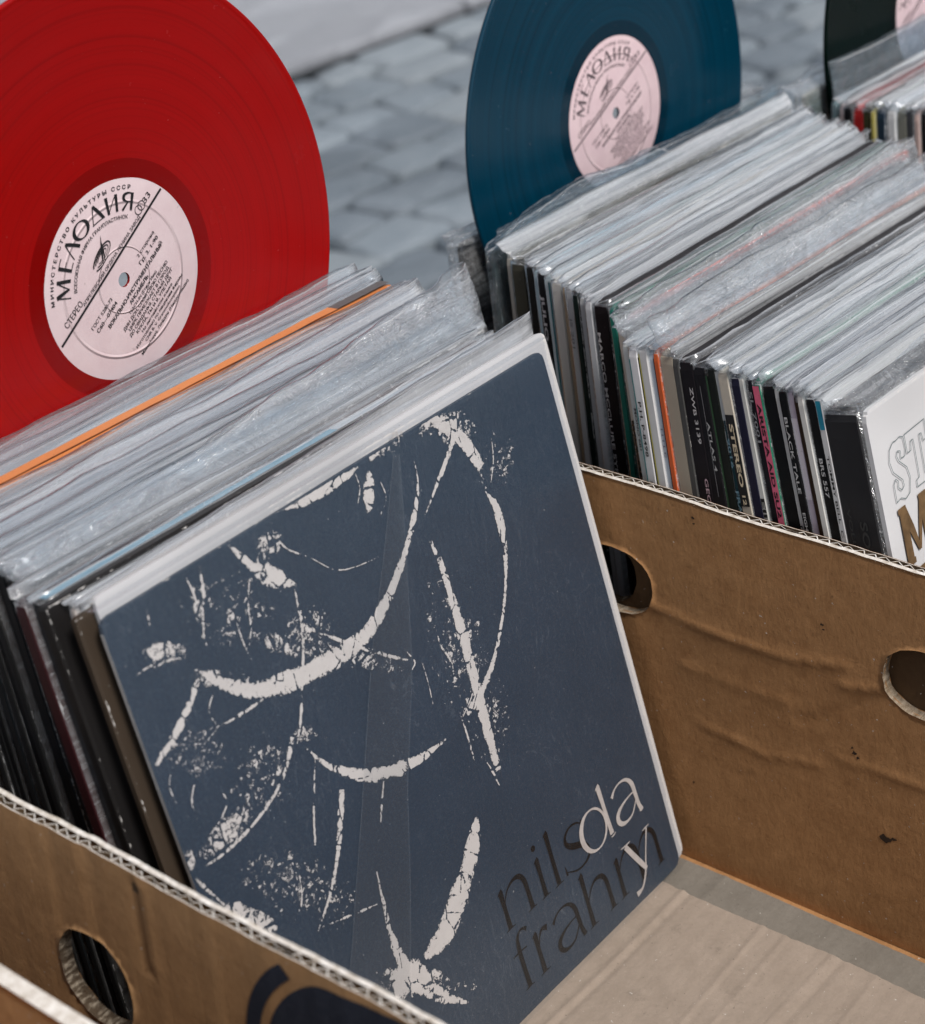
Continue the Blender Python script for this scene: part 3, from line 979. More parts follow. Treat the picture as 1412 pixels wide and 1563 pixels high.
# --- the front record with the navy cover
LEAN0 = .2782
front = thing('record_sleeve', 'navy blue record cover with cream cracked arcs, nils frahm and day lettered at lower right', 'record sleeve', (-.3375, -.0025, .0038), (-LEAN0, 0, .0078), None)
fj = jacket_mesh(.315, .315, .0026, 900, .0002).build('jacket', MAT['cover'], front)

STROKES = [[[202.2,301.8,0.39],[200.3,290.4,0.78],[192.8,278.0,1.61],[176.4,261.0,2.26],[157.8,247.2,3.15],[137.4,238.2,3.71],[113.0,237.7,4.83],[87.1,241.2,4.66],[65.8,247.6,3.85],[49.8,259.5,2.68],[38.3,272.5,0.98]],[[77.2,314.1,0.99],[86.3,299.1,2.65],[95.2,289.9,4.6],[107.1,279.7,1.06]],[[220.2,315.0,3.59],[232.0,305.9,4.03],[240.5,292.4,3.75],[246.8,278.2,3.33]],[[240.5,310.9,1.63],[234.1,302.2,2.02],[227.0,294.6,1.65],[213.7,284.5,1.21],[196.0,271.2,0.39]],[[244.1,265.6,0.42],[248.6,254.4,2.95],[246.9,234.9,2.15],[239.8,215.9,1.26],[228.9,198.7,1.25],[215.0,183.3,1.66],[200.0,173.2,2.58],[186.6,168.5,2.08]],[[196.8,261.3,1.21],[199.3,246.5,1.99],[199.9,222.6,2.85],[199.5,200.7,3.26],[198.4,177.0,3.37],[197.1,155.0,3.37],[196.5,130.4,2.11]],[[82.0,209.0,0.72],[91.4,193.8,1.47],[110.3,177.5,3.04],[128.8,169.3,3.43],[147.3,165.3,2.39],[167.8,164.7,0.82]],[[38.1,268.4,1.63],[30.1,261.3,1.96],[18.5,253.2,2.26],[1.6,245.1,1.27]],[[77.0,217.0,1.75],[64.8,203.4,1.05],[47.0,195.0,1.05],[25.9,190.8,1.05],[3.2,190.8,0.66]],[[94.7,178.8,2.23],[88.4,166.5,1.84],[79.1,150.7,1.47],[68.3,137.7,1.1],[52.7,124.4,0.37]],[[172.3,116.9,1.68],[165.1,106.6,5.05],[154.9,95.6,5.12],[143.0,85.7,7.04],[128.2,76.0,6.06],[111.2,73.1,3.25]],[[99.2,130.8,0.39],[97.3,115.3,1.18],[95.3,96.0,2.0],[97.2,79.6,3.61],[99.0,68.7,5.6]],[[86.5,72.4,6.27],[99.9,70.8,8.11],[106.4,59.7,4.8],[116.3,46.2,3.28],[129.2,34.0,0.85]],[[0.6,190.4,1.33],[6.1,178.8,1.0],[13.2,164.6,0.66]],[[112.1,315.4,0.7],[125.6,313.6,2.47],[139.8,312.8,2.9],[157.5,312.7,1.86],[165.1,313.7,1.1]],[[58.6,314.0,0.66],[55.7,301.1,0.98],[50.2,289.5,1.03],[47.8,279.4,0.66]],[[84.3,298.5,0.34],[77.3,285.6,0.71],[74.6,275.4,0.66],[70.3,267.7,0.34]],[[105.3,281.6,0.34],[104.2,268.8,1.07],[100.3,253.9,1.1],[89.9,232.2,0.72]],[[89.9,232.2,0.72],[84.3,221.5,1.07],[77.9,213.1,0.73]],[[86.3,203.1,0.36],[75.8,181.2,0.73],[69.2,164.0,0.73]],[[17.3,284.3,0.64],[25.9,283.5,0.97],[37.8,278.8,0.65]],[[27.6,246.5,0.67],[42.6,243.0,0.67],[56.8,241.8,1.01],[72.0,241.9,0.7]],[[57.4,126.7,0.37],[78.1,120.4,0.77],[93.2,116.1,0.39]],[[105.7,257.9,0.73],[129.2,237.2,1.13],[150.8,219.6,1.14],[160.4,212.8,0.39]],[[182.0,172.9,0.41],[182.6,155.6,0.83],[181.7,140.9,0.41]],[[121.1,168.7,0.38],[115.5,159.3,0.79],[110.3,149.6,0.39]],[[49.2,313.8,0.3],[50.3,305.4,0.6],[50.4,298.3,0.59]],[[24.8,310.2,0.29],[23.8,304.4,0.57],[23.0,300.8,0.29]],[[46.8,262.1,0.3],[37.6,252.4,0.45],[38.7,243.6,0.31],[31.4,241.1,0.3]],[[67.5,280.7,0.32],[67.6,269.2,0.62],[69.1,260.1,0.31]],[[8.6,285.7,0.29],[14.1,285.9,0.56],[20.1,285.3,0.56]],[[167.6,211.9,0.36],[167.5,197.4,0.36],[166.3,185.2,0.36]],[[183.3,218.3,0.36],[183.0,209.3,0.73],[186.7,198.2,0.54],[185.1,189.8,0.37]],[[208.6,190.4,0.38],[194.0,175.7,0.56],[182.9,168.6,0.37]],[[259.7,291.5,0.39],[256.3,278.4,0.56],[249.1,267.0,0.37]],[[20.7,230.7,0.29],[13.5,221.8,0.59],[12.6,212.4,0.3]],[[9.7,240.4,0.29],[5.0,233.4,0.44],[5.4,223.3,0.29]],[[28.2,219.7,0.29],[30.2,210.1,0.6],[21.2,203.8,0.6],[15.6,202.2,0.3]],[[53.7,170.1,0.33],[53.1,156.4,0.48],[47.8,148.4,0.31]],[[55.4,158.5,0.32],[52.0,145.7,0.65],[45.8,139.8,0.32]],[[189.6,140.2,0.38],[192.2,131.0,0.78],[194.0,122.2,0.39]],[[162.1,312.4,0.34],[162.2,303.9,0.51],[157.9,297.3,0.33]],[[95.1,304.6,0.3],[89.9,300.6,0.61],[92.8,294.3,0.61]],[[160.0,217.7,0.35],[163.0,210.7,0.54],[159.8,208.0,0.35]],[[104.2,305.3,0.31],[108.6,297.3,0.64],[119.0,288.4,0.33]],[[119.0,288.4,0.33],[135.7,273.6,0.33],[166.7,267.4,0.34]],[[176.4,301.0,0.35],[176.6,292.3,0.51],[168.7,285.5,0.33]],[[213.7,317.7,0.72],[219.0,312.0,1.06],[226.0,312.6,0.71]]]
PATCH = [[[26.3,287.1],0.44,[[39.8,279.9599999999999],[38.8,278.6],[36.675,278.25999999999993],[33.425,278.6],[29.549999999999997,279.9599999999999],[25.425,281.83],[21.3,284.38],[17.8,286.93],[15.05,289.65000000000003],[13.55,292.20000000000005],[13.175,294.06999999999994],[14.05,295.25999999999993],[16.174999999999997,295.77],[19.299999999999997,295.43],[23.175,294.24],[27.3,292.20000000000005],[31.3,289.81999999999994],[34.925000000000004,287.1],[37.8,284.38],[39.425,282.0]]],[[166.9,299.3],0.62,[[170.6,297.7],[169.1,294.8],[167.4,292.3],[165.7,290.5],[164.0,289.6],[162.7,289.6],[161.8,290.6],[161.4,292.5],[161.5,295.0],[162.2,297.9],[163.3,301.0],[164.8,303.9],[166.5,306.3],[168.2,308.1],[169.9,309.1],[171.2,309.0],[172.1,308.1],[172.5,306.3],[172.4,303.7],[171.7,300.8]]],[[179.7,314.2],0.5,[[188.2,314.0],[188.0,313.1],[187.1,312.2],[185.4,311.6],[183.2,311.2],[180.6,311.1],[178.0,311.4],[175.5,311.8],[173.5,312.6],[172.1,313.4],[171.4,314.4],[171.6,315.3],[172.5,316.1],[174.1,316.7],[176.3,317.1],[178.9,317.2],[181.5,317.0],[184.0,316.5],[186.0,315.8],[187.5,314.9]]],[[99.1,303.8],0.45,[[104.2,298.1],[101.7,297.2],[98.9,296.9],[96.1,297.3],[93.7,298.3],[91.8,299.9],[90.6,301.8],[90.2,303.9],[90.7,306.0],[92.1,307.9],[94.1,309.4],[96.6,310.3],[99.3,310.6],[102.1,310.2],[104.6,309.2],[106.5,307.7],[107.7,305.7],[108.1,303.6],[107.6,301.5],[106.3,299.6]]],[[25.0,198.2],0.46,[[44.9,201.0],[44.8,198.8],[42.8,196.5],[39.1,194.4],[34.0,192.7],[28.0,191.5],[21.8,191.0],[15.9,191.2],[11.0,192.0],[7.5,193.5],[5.6,195.4],[5.7,197.5],[7.6,199.7],[11.2,201.8],[16.1,203.5],[22.0,204.7],[28.2,205.3],[34.1,205.2],[39.2,204.4],[42.9,203.0]]],[[21.2,155.9],0.5,[[33.5,140.7],[31.5,140.6],[28.5,142.0],[24.7,144.8],[20.7,148.6],[16.8,153.2],[13.3,157.9],[10.6,162.4],[9.0,166.3],[8.6,169.1],[9.3,170.7],[11.3,170.8],[14.2,169.5],[17.8,166.9],[21.8,163.1],[25.7,158.7],[29.3,153.9],[32.1,149.2],[33.8,145.2],[34.3,142.3]]],[[0.7,199.1],0.45,[[5.8,195.9],[4.8,194.2],[3.3,193.1],[1.6,192.5],[-0.1,192.6],[-1.8,193.3],[-3.2,194.6],[-4.3,196.3],[-4.8,198.2],[-4.8,200.3],[-4.3,202.2],[-3.3,203.8],[-1.9,205.0],[-0.2,205.5],[1.6,205.5],[3.2,204.8],[4.7,203.6],[5.7,201.9],[6.3,199.9],[6.3,197.8]]],[[84.4,214.6],0.4,[[91.8,210.4],[90.8,209.3],[89.2,208.6],[87.2,208.5],[84.8,209.1],[82.5,210.1],[80.4,211.6],[78.6,213.4],[77.4,215.2],[77.0,217.1],[77.2,218.6],[78.2,219.8],[79.7,220.4],[81.7,220.5],[84.0,220.0],[86.4,219.0],[88.5,217.5],[90.3,215.7],[91.5,213.8],[92.0,212.0]]],[[91.7,256.7],0.38,[[112.3,242.4],[110.1,241.6],[106.1,242.4],[100.7,244.5],[94.5,247.8],[88.0,251.9],[82.1,256.5],[77.1,261.0],[73.5,265.1],[71.7,268.3],[71.9,270.4],[73.9,271.2],[77.7,270.6],[82.8,268.6],[88.9,265.5],[95.3,261.4],[101.4,256.9],[106.7,252.3],[110.4,248.0],[112.4,244.6]]],[[51.9,259.4],0.34,[[74.3,243.3],[72.2,242.8],[68.0,243.9],[62.3,246.6],[55.7,250.5],[48.7,255.2],[42.2,260.3],[36.7,265.2],[32.7,269.5],[30.5,272.8],[30.5,274.8],[32.4,275.3],[36.3,274.3],[41.7,271.8],[48.1,268.1],[55.0,263.5],[61.7,258.5],[67.5,253.4],[71.8,248.9],[74.2,245.4]]],[[24.2,238.6],0.3,[[44.1,227.2],[41.4,224.1],[37.1,222.4],[31.5,222.3],[25.3,223.8],[19.0,226.8],[13.3,230.9],[8.7,235.6],[5.7,240.6],[4.4,245.4],[5.1,249.5],[7.6,252.6],[11.7,254.3],[17.0,254.5],[23.1,253.2],[29.4,250.4],[35.2,246.4],[40.0,241.6],[43.3,236.5],[44.7,231.5]]],[[187.5,197.8],0.33,[[192.9,195.7],[191.7,189.5],[190.0,184.2],[188.1,180.2],[186.1,177.9],[184.3,177.6],[182.8,179.2],[181.8,182.7],[181.3,187.6],[181.4,193.5],[182.2,199.8],[183.4,205.9],[185.1,211.2],[187.0,215.2],[188.9,217.4],[190.7,217.8],[192.2,216.2],[193.3,212.8],[193.8,207.9],[193.7,202.0]]],[[195.4,321.9],0.3,[[202.2,319.1],[199.5,313.8],[196.4,309.4],[193.2,306.1],[190.3,304.5],[187.8,304.5],[186.1,306.3],[185.4,309.5],[185.6,314.0],[186.7,319.2],[188.7,324.7],[191.4,329.8],[194.4,334.3],[197.6,337.5],[200.5,339.2],[203.0,339.2],[204.7,337.5],[205.5,334.3],[205.3,329.8],[204.2,324.6]]],[[105.7,257.9],0.35,[[122.7,249.2],[120.3,246.2],[116.5,244.3],[111.6,243.8],[106.2,244.7],[100.8,246.8],[96.0,250.0],[92.1,254.0],[89.5,258.3],[88.6,262.5],[89.2,266.3],[91.5,269.3],[95.2,271.2],[99.9,271.8],[105.2,271.0],[110.6,269.0],[115.5,265.8],[119.6,261.9],[122.3,257.5],[123.3,253.1]]],[[219.6,313.5],0.55,[[227.8,312.8],[227.6,311.9],[226.6,311.1],[224.9,310.6],[222.7,310.3],[220.2,310.4],[217.7,310.8],[215.3,311.4],[213.4,312.3],[212.1,313.3],[211.5,314.2],[211.8,315.2],[212.7,315.9],[214.4,316.4],[216.5,316.7],[219.0,316.6],[221.5,316.2],[223.9,315.6],[225.8,314.8],[227.2,313.8]]],[[53.6,209.9],0.26,[[74.7,197.6],[71.4,193.1],[66.4,190.2],[60.1,189.4],[53.2,190.6],[46.4,193.6],[40.5,198.2],[35.8,203.9],[32.9,210.1],[32.1,216.3],[33.3,221.8],[36.4,226.1],[41.2,229.0],[47.2,230.0],[54.0,229.0],[60.7,226.2],[66.9,221.7],[71.8,216.1],[74.9,209.7],[75.9,203.3]]],[[127.4,232.9],0.32,[[159.2,207.9],[156.2,207.8],[150.3,210.1],[142.2,214.8],[132.7,221.1],[123.0,228.5],[113.8,236.2],[106.1,243.4],[100.5,249.5],[97.5,254.0],[97.4,256.5],[100.2,256.7],[105.5,254.7],[113.0,250.5],[122.1,244.6],[131.8,237.4],[141.2,229.6],[149.5,222.1],[155.6,215.5],[159.0,210.6]]],[[193.2,198.5],0.22,[[221.1,189.8],[219.1,172.4],[214.5,157.5],[207.8,146.8],[199.7,141.3],[190.9,141.5],[182.5,147.4],[175.3,158.2],[170.0,172.7],[166.9,189.4],[166.5,206.9],[168.5,223.3],[172.9,237.3],[179.3,247.6],[187.0,253.2],[195.4,253.6],[203.6,248.7],[211.0,238.8],[216.8,224.7],[220.2,207.8]]],[[66.4,287.7],0.24,[[98.3,271.8],[94.1,266.6],[87.1,263.7],[78.2,263.1],[68.2,265.0],[58.2,269.1],[49.2,274.9],[42.1,281.9],[37.3,289.3],[35.4,296.5],[36.4,302.8],[40.3,307.7],[46.7,310.7],[55.1,311.5],[64.7,310.0],[74.6,306.3],[83.9,300.8],[91.6,293.8],[97.0,286.1],[99.3,278.5]]],[[103.1,64.0],0.34,[[138.7,36.2],[135.6,35.5],[129.2,37.6],[120.4,42.3],[109.9,49.1],[99.0,57.2],[88.8,65.8],[80.0,74.0],[73.7,81.2],[70.2,86.7],[69.8,90.0],[72.6,90.8],[78.3,89.0],[86.5,84.9],[96.4,78.6],[107.2,70.8],[117.8,62.1],[127.1,53.5],[134.2,45.8],[138.2,39.8]]],[[202.0,156.1],0.22,[[220.2,146.0],[215.6,137.8],[209.6,131.5],[202.8,127.6],[196.1,126.6],[190.0,128.4],[185.1,133.0],[181.9,139.7],[180.7,148.0],[181.6,157.0],[184.4,165.9],[188.9,173.9],[194.7,180.2],[201.2,184.1],[207.9,185.4],[214.1,183.8],[219.1,179.5],[222.5,172.8],[223.9,164.5],[223.1,155.2]]],[[51.2,154.1],0.27,[[84.1,119.2],[77.8,117.5],[69.0,119.6],[58.6,125.0],[47.6,133.1],[37.2,143.1],[28.4,154.0],[21.9,164.6],[18.3,174.1],[17.9,181.6],[20.5,186.5],[26.1,188.3],[34.2,186.9],[44.0,182.3],[54.7,174.8],[65.3,165.1],[74.7,154.1],[82.0,142.9],[86.2,132.6],[87.0,124.4]]],[[257.7,277.8],0.24,[[276.7,269.6],[273.3,264.3],[268.3,260.3],[262.3,258.0],[255.9,257.7],[249.7,259.4],[244.4,262.9],[240.4,267.8],[238.1,273.6],[237.7,279.8],[239.2,285.8],[242.5,291.0],[247.3,295.0],[253.2,297.3],[259.5,297.7],[265.7,296.2],[271.1,292.9],[275.3,288.0],[277.8,282.1],[278.3,275.8]]],[[230.0,307.5],0.3,[[257.3,296.1],[254.7,293.8],[249.7,292.9],[242.7,293.5],[234.6,295.4],[226.1,298.5],[218.1,302.4],[211.4,306.8],[206.5,311.1],[203.9,315.1],[203.9,318.3],[206.3,320.5],[211.0,321.5],[217.6,321.0],[225.5,319.3],[233.9,316.4],[242.0,312.5],[249.1,308.1],[254.3,303.6],[257.2,299.5]]]]
m = MB(); att = []
for si, st_ in enumerate(STROKES):
    pts = [(a * .001, b * .001) for a, b, w in st_]
    P = catmull([(a * .001, b * .001, w * .001) for a, b, w in st_], 10)
    n_ = len(P)
    # five points across: edge, half, middle, half, edge
    rows = []
    for i, p in enumerate(P):
        a = P[max(0, i - 1)]; b = P[min(n_ - 1, i + 1)]
        d = Vector((b[0] - a[0], b[1] - a[1])); d.normalize()
        jit = 1 + .30 * mnoise.noise(Vector((i * .16, si, 0)))
        row = []
        for q in (-1.3, -.6, 0, .6, 1.3):
            w = max(.00025, p[2] * .86) * q * jit
            x, z = p[0] - d[1] * w, p[1] + d[0] * w
            row.append((min(.3148, max(.0002, x)), -.00028 - si * .000004, min(.3148, max(.0002, z))))
            endf = min(1.0, min(i, n_ - 1 - i) / 5)
            big = min(1.0, p[2] / .003)
            att.append((abs(q) / 1.3, (.60 + .36 * big) * (.74 + .26 * endf), 0))
        rows.append(row)
    o = m.add([p for r in rows for p in r], [])
    for i in range(n_ - 1):
        for q in range(4):
            a = o + i * 5 + q
            m.f.append((a, a + 1, a + 6, a + 5)); m.mi.append(0)
for pi, (cc, dens, ring) in enumerate(PATCH):
    yy = -.00040 - pi * .000004
    o = m.add([(cc[0] * .001, yy, cc[1] * .001)], []); att.append((0.0, dens * 1.32, 0))
    k_ = len(ring)
    def cl(v): return min(.3148, max(.0002, v))
    for fr, e_ in ((.6, .30), (1.0, .85)):
        for a, b in ring:
            m.v.append((cl((cc[0] + (a - cc[0]) * fr) * .001), yy, cl((cc[1] + (b - cc[1]) * fr) * .001)))
            att.append((e_, dens * 1.2, 0))
    for i in range(k_):
        i2 = (i + 1) % k_
        m.f.append((o, o + 1 + i, o + 1 + i2)); m.mi.append(0)
        m.f.append((o + 1 + i, o + 1 + k_ + i, o + 1 + k_ + i2, o + 1 + i2)); m.mi.append(0)
pt = m.build('cover_painting', MAT['paint'], fj)
a_ = pt.data.attributes.new('wear', 'FLOAT_VECTOR', 'POINT')
a_.data.foreach_set('vector', [c_ for q in att for c_ in q])

# lettering of the cover, millimetres from its lower left corner
def foot(x0, x1, y, w=.9):
    return [([(x0, y - .3), ((x0 + x1) / 2, y + .25), (x1, y)], [.35, w, .35])]
def stem(x, y0, y1, w=3.0, dx=0):
    return [([(x + dx, y0), (x + dx * .5, (y0 + y1) / 2), (x, y1)], [w * 1.15, w * .95, w * 1.2])]
def head(x, y):      # little wedge at the top left of a stem
    return [([(x - 2.6, y - 1.8), (x - .6, y - .7), (x + 1.3, y + .2)], [.3, 1.2, 1.6])]
def letter_a(dx, dy):
    S = [([(272.6, 68.2), (276.5, 71.3), (282, 72.6), (287.8, 71.2), (291.6, 66.5), (292.4, 59), (292.9, 53), (294.2, 48.6)], [2.4, 1.2, 1.1, 2.0, 3.1, 3.0, 2.9, 3.2]),
         ([(292.2, 48.3), (294.2, 48.2), (296.2, 48.9)], [.3, .8, .3]),
         ([(291.9, 61.6), (286.5, 61.3), (279.5, 59.8), (274.4, 57.0), (273.2, 53.2), (275.6, 50.2), (280, 49.2), (286, 50.6), (291.6, 56.2)], [.9, .9, 1.7, 2.9, 3.3, 2.7, 1.7, 1.1, .8])]
    return [([(x + dx, y + dy) for x, y in p], w) for p, w in S]
blackS = []
blackS += stem(172.2, 50.2, 71.8) + head(172.2, 72.4) + foot(168.6, 176.6, 49.9)
blackS += [([(173.6, 65), (177, 69.6), (182.4, 72.3), (187.8, 71.8), (191.0, 67.5), (191.6, 60), (191.8, 50.2)], [.7, 1, 1.8, 2.8, 3.1, 3, 3.4])] + foot(187.8, 195.6, 49.9)
blackS += stem(203.7, 50.2, 71.6) + head(203.7, 72.2) + foot(199.9, 207.5, 49.6)
blackS += stem(215.4, 50.0, 80.6) + head(215.4, 81.2) + foot(211.3, 219.4, 49.3)
blackS += [([(244.2, 69.6), (240, 72.3), (234, 72.9), (229.2, 70), (228.6, 65.6), (233, 62), (239.5, 59.2), (244, 55.6), (244, 51), (239.5, 48.2), (232, 47.9), (224, 51.2)], [.5, 1.1, 1.3, 1.9, 2.7, 3.7, 3.7, 2.7, 2.0, 1.4, 1.2, .5]),
           ([(223.0, 55.4), (223.1, 53), (223.3, 49.6)], [.3, .9, 1.6]), ([(244.3, 71.8), (244.1, 69.6), (243.8, 67.0)], [1.2, .9, .3])]
blackS += [([(182.6, 43.2), (180.2, 44.9), (177.2, 44.9), (174.3, 42), (173.3, 35), (173.3, 24), (173.6, 13.6)], [2.6, 1.6, 1.2, 2.2, 3, 3, 3.4]),
           ([(167.8, 34.4), (173.5, 34.7), (179.3, 34.4)], [1.0, .9, .8])] + foot(169.6, 177.4, 13.3)
blackS += stem(187.0, 13.7, 36.2) + head(187.0, 36.8) + foot(183.0, 191.8, 13.2) + [([(188.4, 29.0), (190.4, 33.4), (193.3, 35.7), (197.3, 34.6)], [.6, 1.0, 2.0, 3.6])]
blackS += letter_a(-70.4, -35.8)
blackS += stem(232.2, 12.6, 43.6) + head(232.2, 44.3) + foot(228.8, 236.6, 12.3)
blackS += [([(233.6, 27.4), (237, 31.8), (242, 34.8), (247.4, 34.2), (250.5, 30), (251.2, 22), (251.4, 12.2)], [.7, 1, 1.8, 2.8, 3.1, 3, 3.4])] + foot(247.4, 255.1, 11.7)
blackS += stem(262.3, 12.2, 34.6) + head(262.3, 35.2) + foot(258.8, 266.7, 11.7)
blackS += [([(263.6, 28), (267, 32.6), (272, 35.6), (277.4, 34.8), (280.4, 30.4), (281.0, 22), (281.3, 11.6)], [.7, 1, 1.8, 2.8, 3.1, 3, 3.4])] + foot(277.6, 284.8, 11.0)
blackS += [([(282.4, 28), (285.6, 32.4), (290.5, 35.4), (295.6, 34.4), (298.5, 30), (299.0, 22), (299.2, 11.6)], [.7, 1, 1.8, 2.8, 3.1, 3, 3.4])] + foot(295.3, 302.6, 11.0)
def bowl_w(a):
    return 1.0 + 2.7 * max(0, math.cos(a - PI)) ** 1.2 + .7 * max(0, math.cos(a))
creamS = []
creamS += stem(263.9, 50.0, 80.6, 3.0, 1.6) + head(263.9, 81.2) + [([(264.2, 48.6), (266.4, 48.7), (268.6, 49.3)], [.5, .9, .3])]
creamS += letter_a(0, 0)
creamS += [([(272.6, 37.0), (277.5, 28.4), (282, 20.8), (285.2, 15.4)], [3.3, 3.4, 3.3, 2.6]), ([(268.6, 37.8), (273, 37.5), (277.6, 37.7)], [.35, 1.0, .35]),
           ([(293.6, 36.8), (290.2, 29.6), (286.8, 22), (284.2, 15.6), (281.0, 10.6), (277.2, 7.2), (271.8, 6.4)], [1.2, 1.0, 1.1, 1.5, 1.4, 1.6, 3.4]), ([(289.4, 37.1), (293, 37.3), (296.6, 37.5)], [.35, .9, .35])]
def letters(name, S, mat, y, extra=()):
    m_ = MB()
    k_ = 0
    for p, w in S:
        v, f = stroke2d(p, w, 8)
        k_ += 1
        m_.add([(a * .001, y - k_ * 2e-6, b * .001) for a, b in v], f)
    for v, f in extra:
        k_ += 1
        m_.add([(a * .001, y - k_ * 2e-6, b * .001) for a, b in v], f)
    return m_.build(name, mat, fj)
dot = ([(203.8 + 1.75 * math.cos(a * PI / 10), 78.7 + 1.75 * math.sin(a * PI / 10)) for a in range(20)], [tuple(range(20))])
letters('black_lettering', blackS, MAT['black_ink'], -.00055, [dot])
letters('cream_lettering', creamS, MAT['cream_ink'], -.00075, [ellipse2d(252.2, 60.6, 11.0, 11.8, bowl_w)])

# its own clear bag with a creased strip down the face
m = MB()
def bp(i, j):
    x = -.002 + .321 * i / 40; z = -.001 + .320 * j / 40
    return (x, -.0021 + .0006 * mnoise.noise(Vector((x * 22, z * 9, 5))) + (.0004 if i in (0, 40) else 0), z)
m.grid(41, 41, bp)
m.grid(41, 2, lambda i, j: (bp(i, 40)[0], (-.0021, .0036)[j] + .0004 * mnoise.noise(Vector((i * .3, 2, 2))), .3205))
k = N('tight_clear_front_film')
ob = k.coord('Object')
scr = k.noise(k.coord('Object', (9, 9, 1.2), (0, R_(28), 0)), 46, 6, .72, .9)
scr2 = k.noise(ob, 300, 4, .7)
nb = k.bump(scr, .35, .0012, k.bump(scr2, .12, .0006))
wv = k.n('TexWave', {'Vector': k.coord('Object', (1, 1, 1)), 'Scale': 70, 'Distortion': 23, 'Detail': 2, 'Detail Scale': .35}, wave_type='BANDS').outputs['Fac']
line = k.math('MULTIPLY', k.mapr(wv, .93, 1.0), k.mapr(k.noise(ob, 11, 3, .6), .48, .62))
tr = k.n('BsdfTransparent', {'Color': (.965, .972, .98, 1)})
dif = k.n('BsdfDiffuse', {'Color': (.62, .66, .70, 1)})
dust = k.math('MULTIPLY', k.mapr(k.noise(ob, 620, 2, .6), .70, .74), .30)
hz_ = k.math('ADD', k.math('ADD', .010, k.math('MULTIPLY', line, .02)), k.math('MULTIPLY', dust, k.mapr(k.noise(ob, 13, 3, .6), .5, .7)), True)
b_ = k.n('MixShader', {0: hz_, 1: tr.outputs[0], 2: dif.outputs[0]})
gl = k.n('BsdfGlossy', {'Color': (.9, .95, 1, 1), 'Roughness': .24, 'Normal': nb})
fr = k.schlick(nb)
MAT['front_film'] = k.done(k.n('MixShader', {0: k.math('MULTIPLY', fr, 1.35, True), 1: b_.outputs[0], 2: gl.outputs[0]}))
fb = m.build('plastic_bag', MAT['front_film'], front, smooth=True)
m = MB()
L_ = [(186.6, 311), (161, 270), (135.2, 228.9), (100, 165), (64.4, 101.9), (30, 40), (8, 2)]
L_ = [(187.5, 311), (165, 274), (135.2, 228.9), (100, 165), (64.4, 101.9), (36, 50), (10, 2)]
Rr = [(190.5, 309), (178, 270), (158, 212), (131.3, 159), (113, 112), (94.5, 69.9), (66, 2)]
n_ = len(L_)
def lerp_line(Lp, u):
    u = u * (len(Lp) - 1); i = min(int(u), len(Lp) - 2); f_ = u - i
    return (Lp[i][0] + (Lp[i + 1][0] - Lp[i][0]) * f_, Lp[i][1] + (Lp[i + 1][1] - Lp[i][1]) * f_)
def fs_(i, j):
    a = lerp_line(L_, j / 36); b = lerp_line(Rr, j / 36)
    e_ = .0003 * (1 if i in (0, 6) else 0)
    return ((a[0] + (b[0] - a[0]) * i / 6) * .001, -.0030 - e_, (a[1] + (b[1] - a[1]) * i / 6) * .001)
m.grid(7, 37, fs_)
for (Q, sg) in ((L_, -1), (Rr, 1)):
    for j in range(36):
        a, b = lerp_line(Q, j / 36), lerp_line(Q, (j + 1) / 36)
        m.add([(a[0] * .001, -.0034, a[1] * .001), (a[0] * .001 + .0004 * sg, -.0034, a[1] * .001), (b[0] * .001 + .0004 * sg, -.0034, b[1] * .001), (b[0] * .001, -.0034, b[1] * .001)], [(0, 1, 2, 3)], 1)
k = N('film_fold')
tr = k.n('BsdfTransparent', {'Color': (.95, .955, .96, 1)})
dif = k.n('BsdfDiffuse', {'Color': (.50, .53, .55, 1)})
b_ = k.n('MixShader', {0: .020, 1: tr.outputs[0], 2: dif.outputs[0]})
MAT['film_fold'] = k.done(k.n('MixShader', {0: .03, 1: b_.outputs[0], 2: k.n('BsdfGlossy', {'Roughness': .3}).outputs[0]}))
k = N('film_fold_edge')
MAT['film_fold_edge'] = k.done(k.n('MixShader', {0: .09, 1: k.n('BsdfTransparent', {}).outputs[0], 2: k.n('BsdfDiffuse', {'Color': (.5, .54, .57, 1)}).outputs[0]}))
m.build('fold', [MAT['film_fold'], MAT['film_fold_edge']], fb)

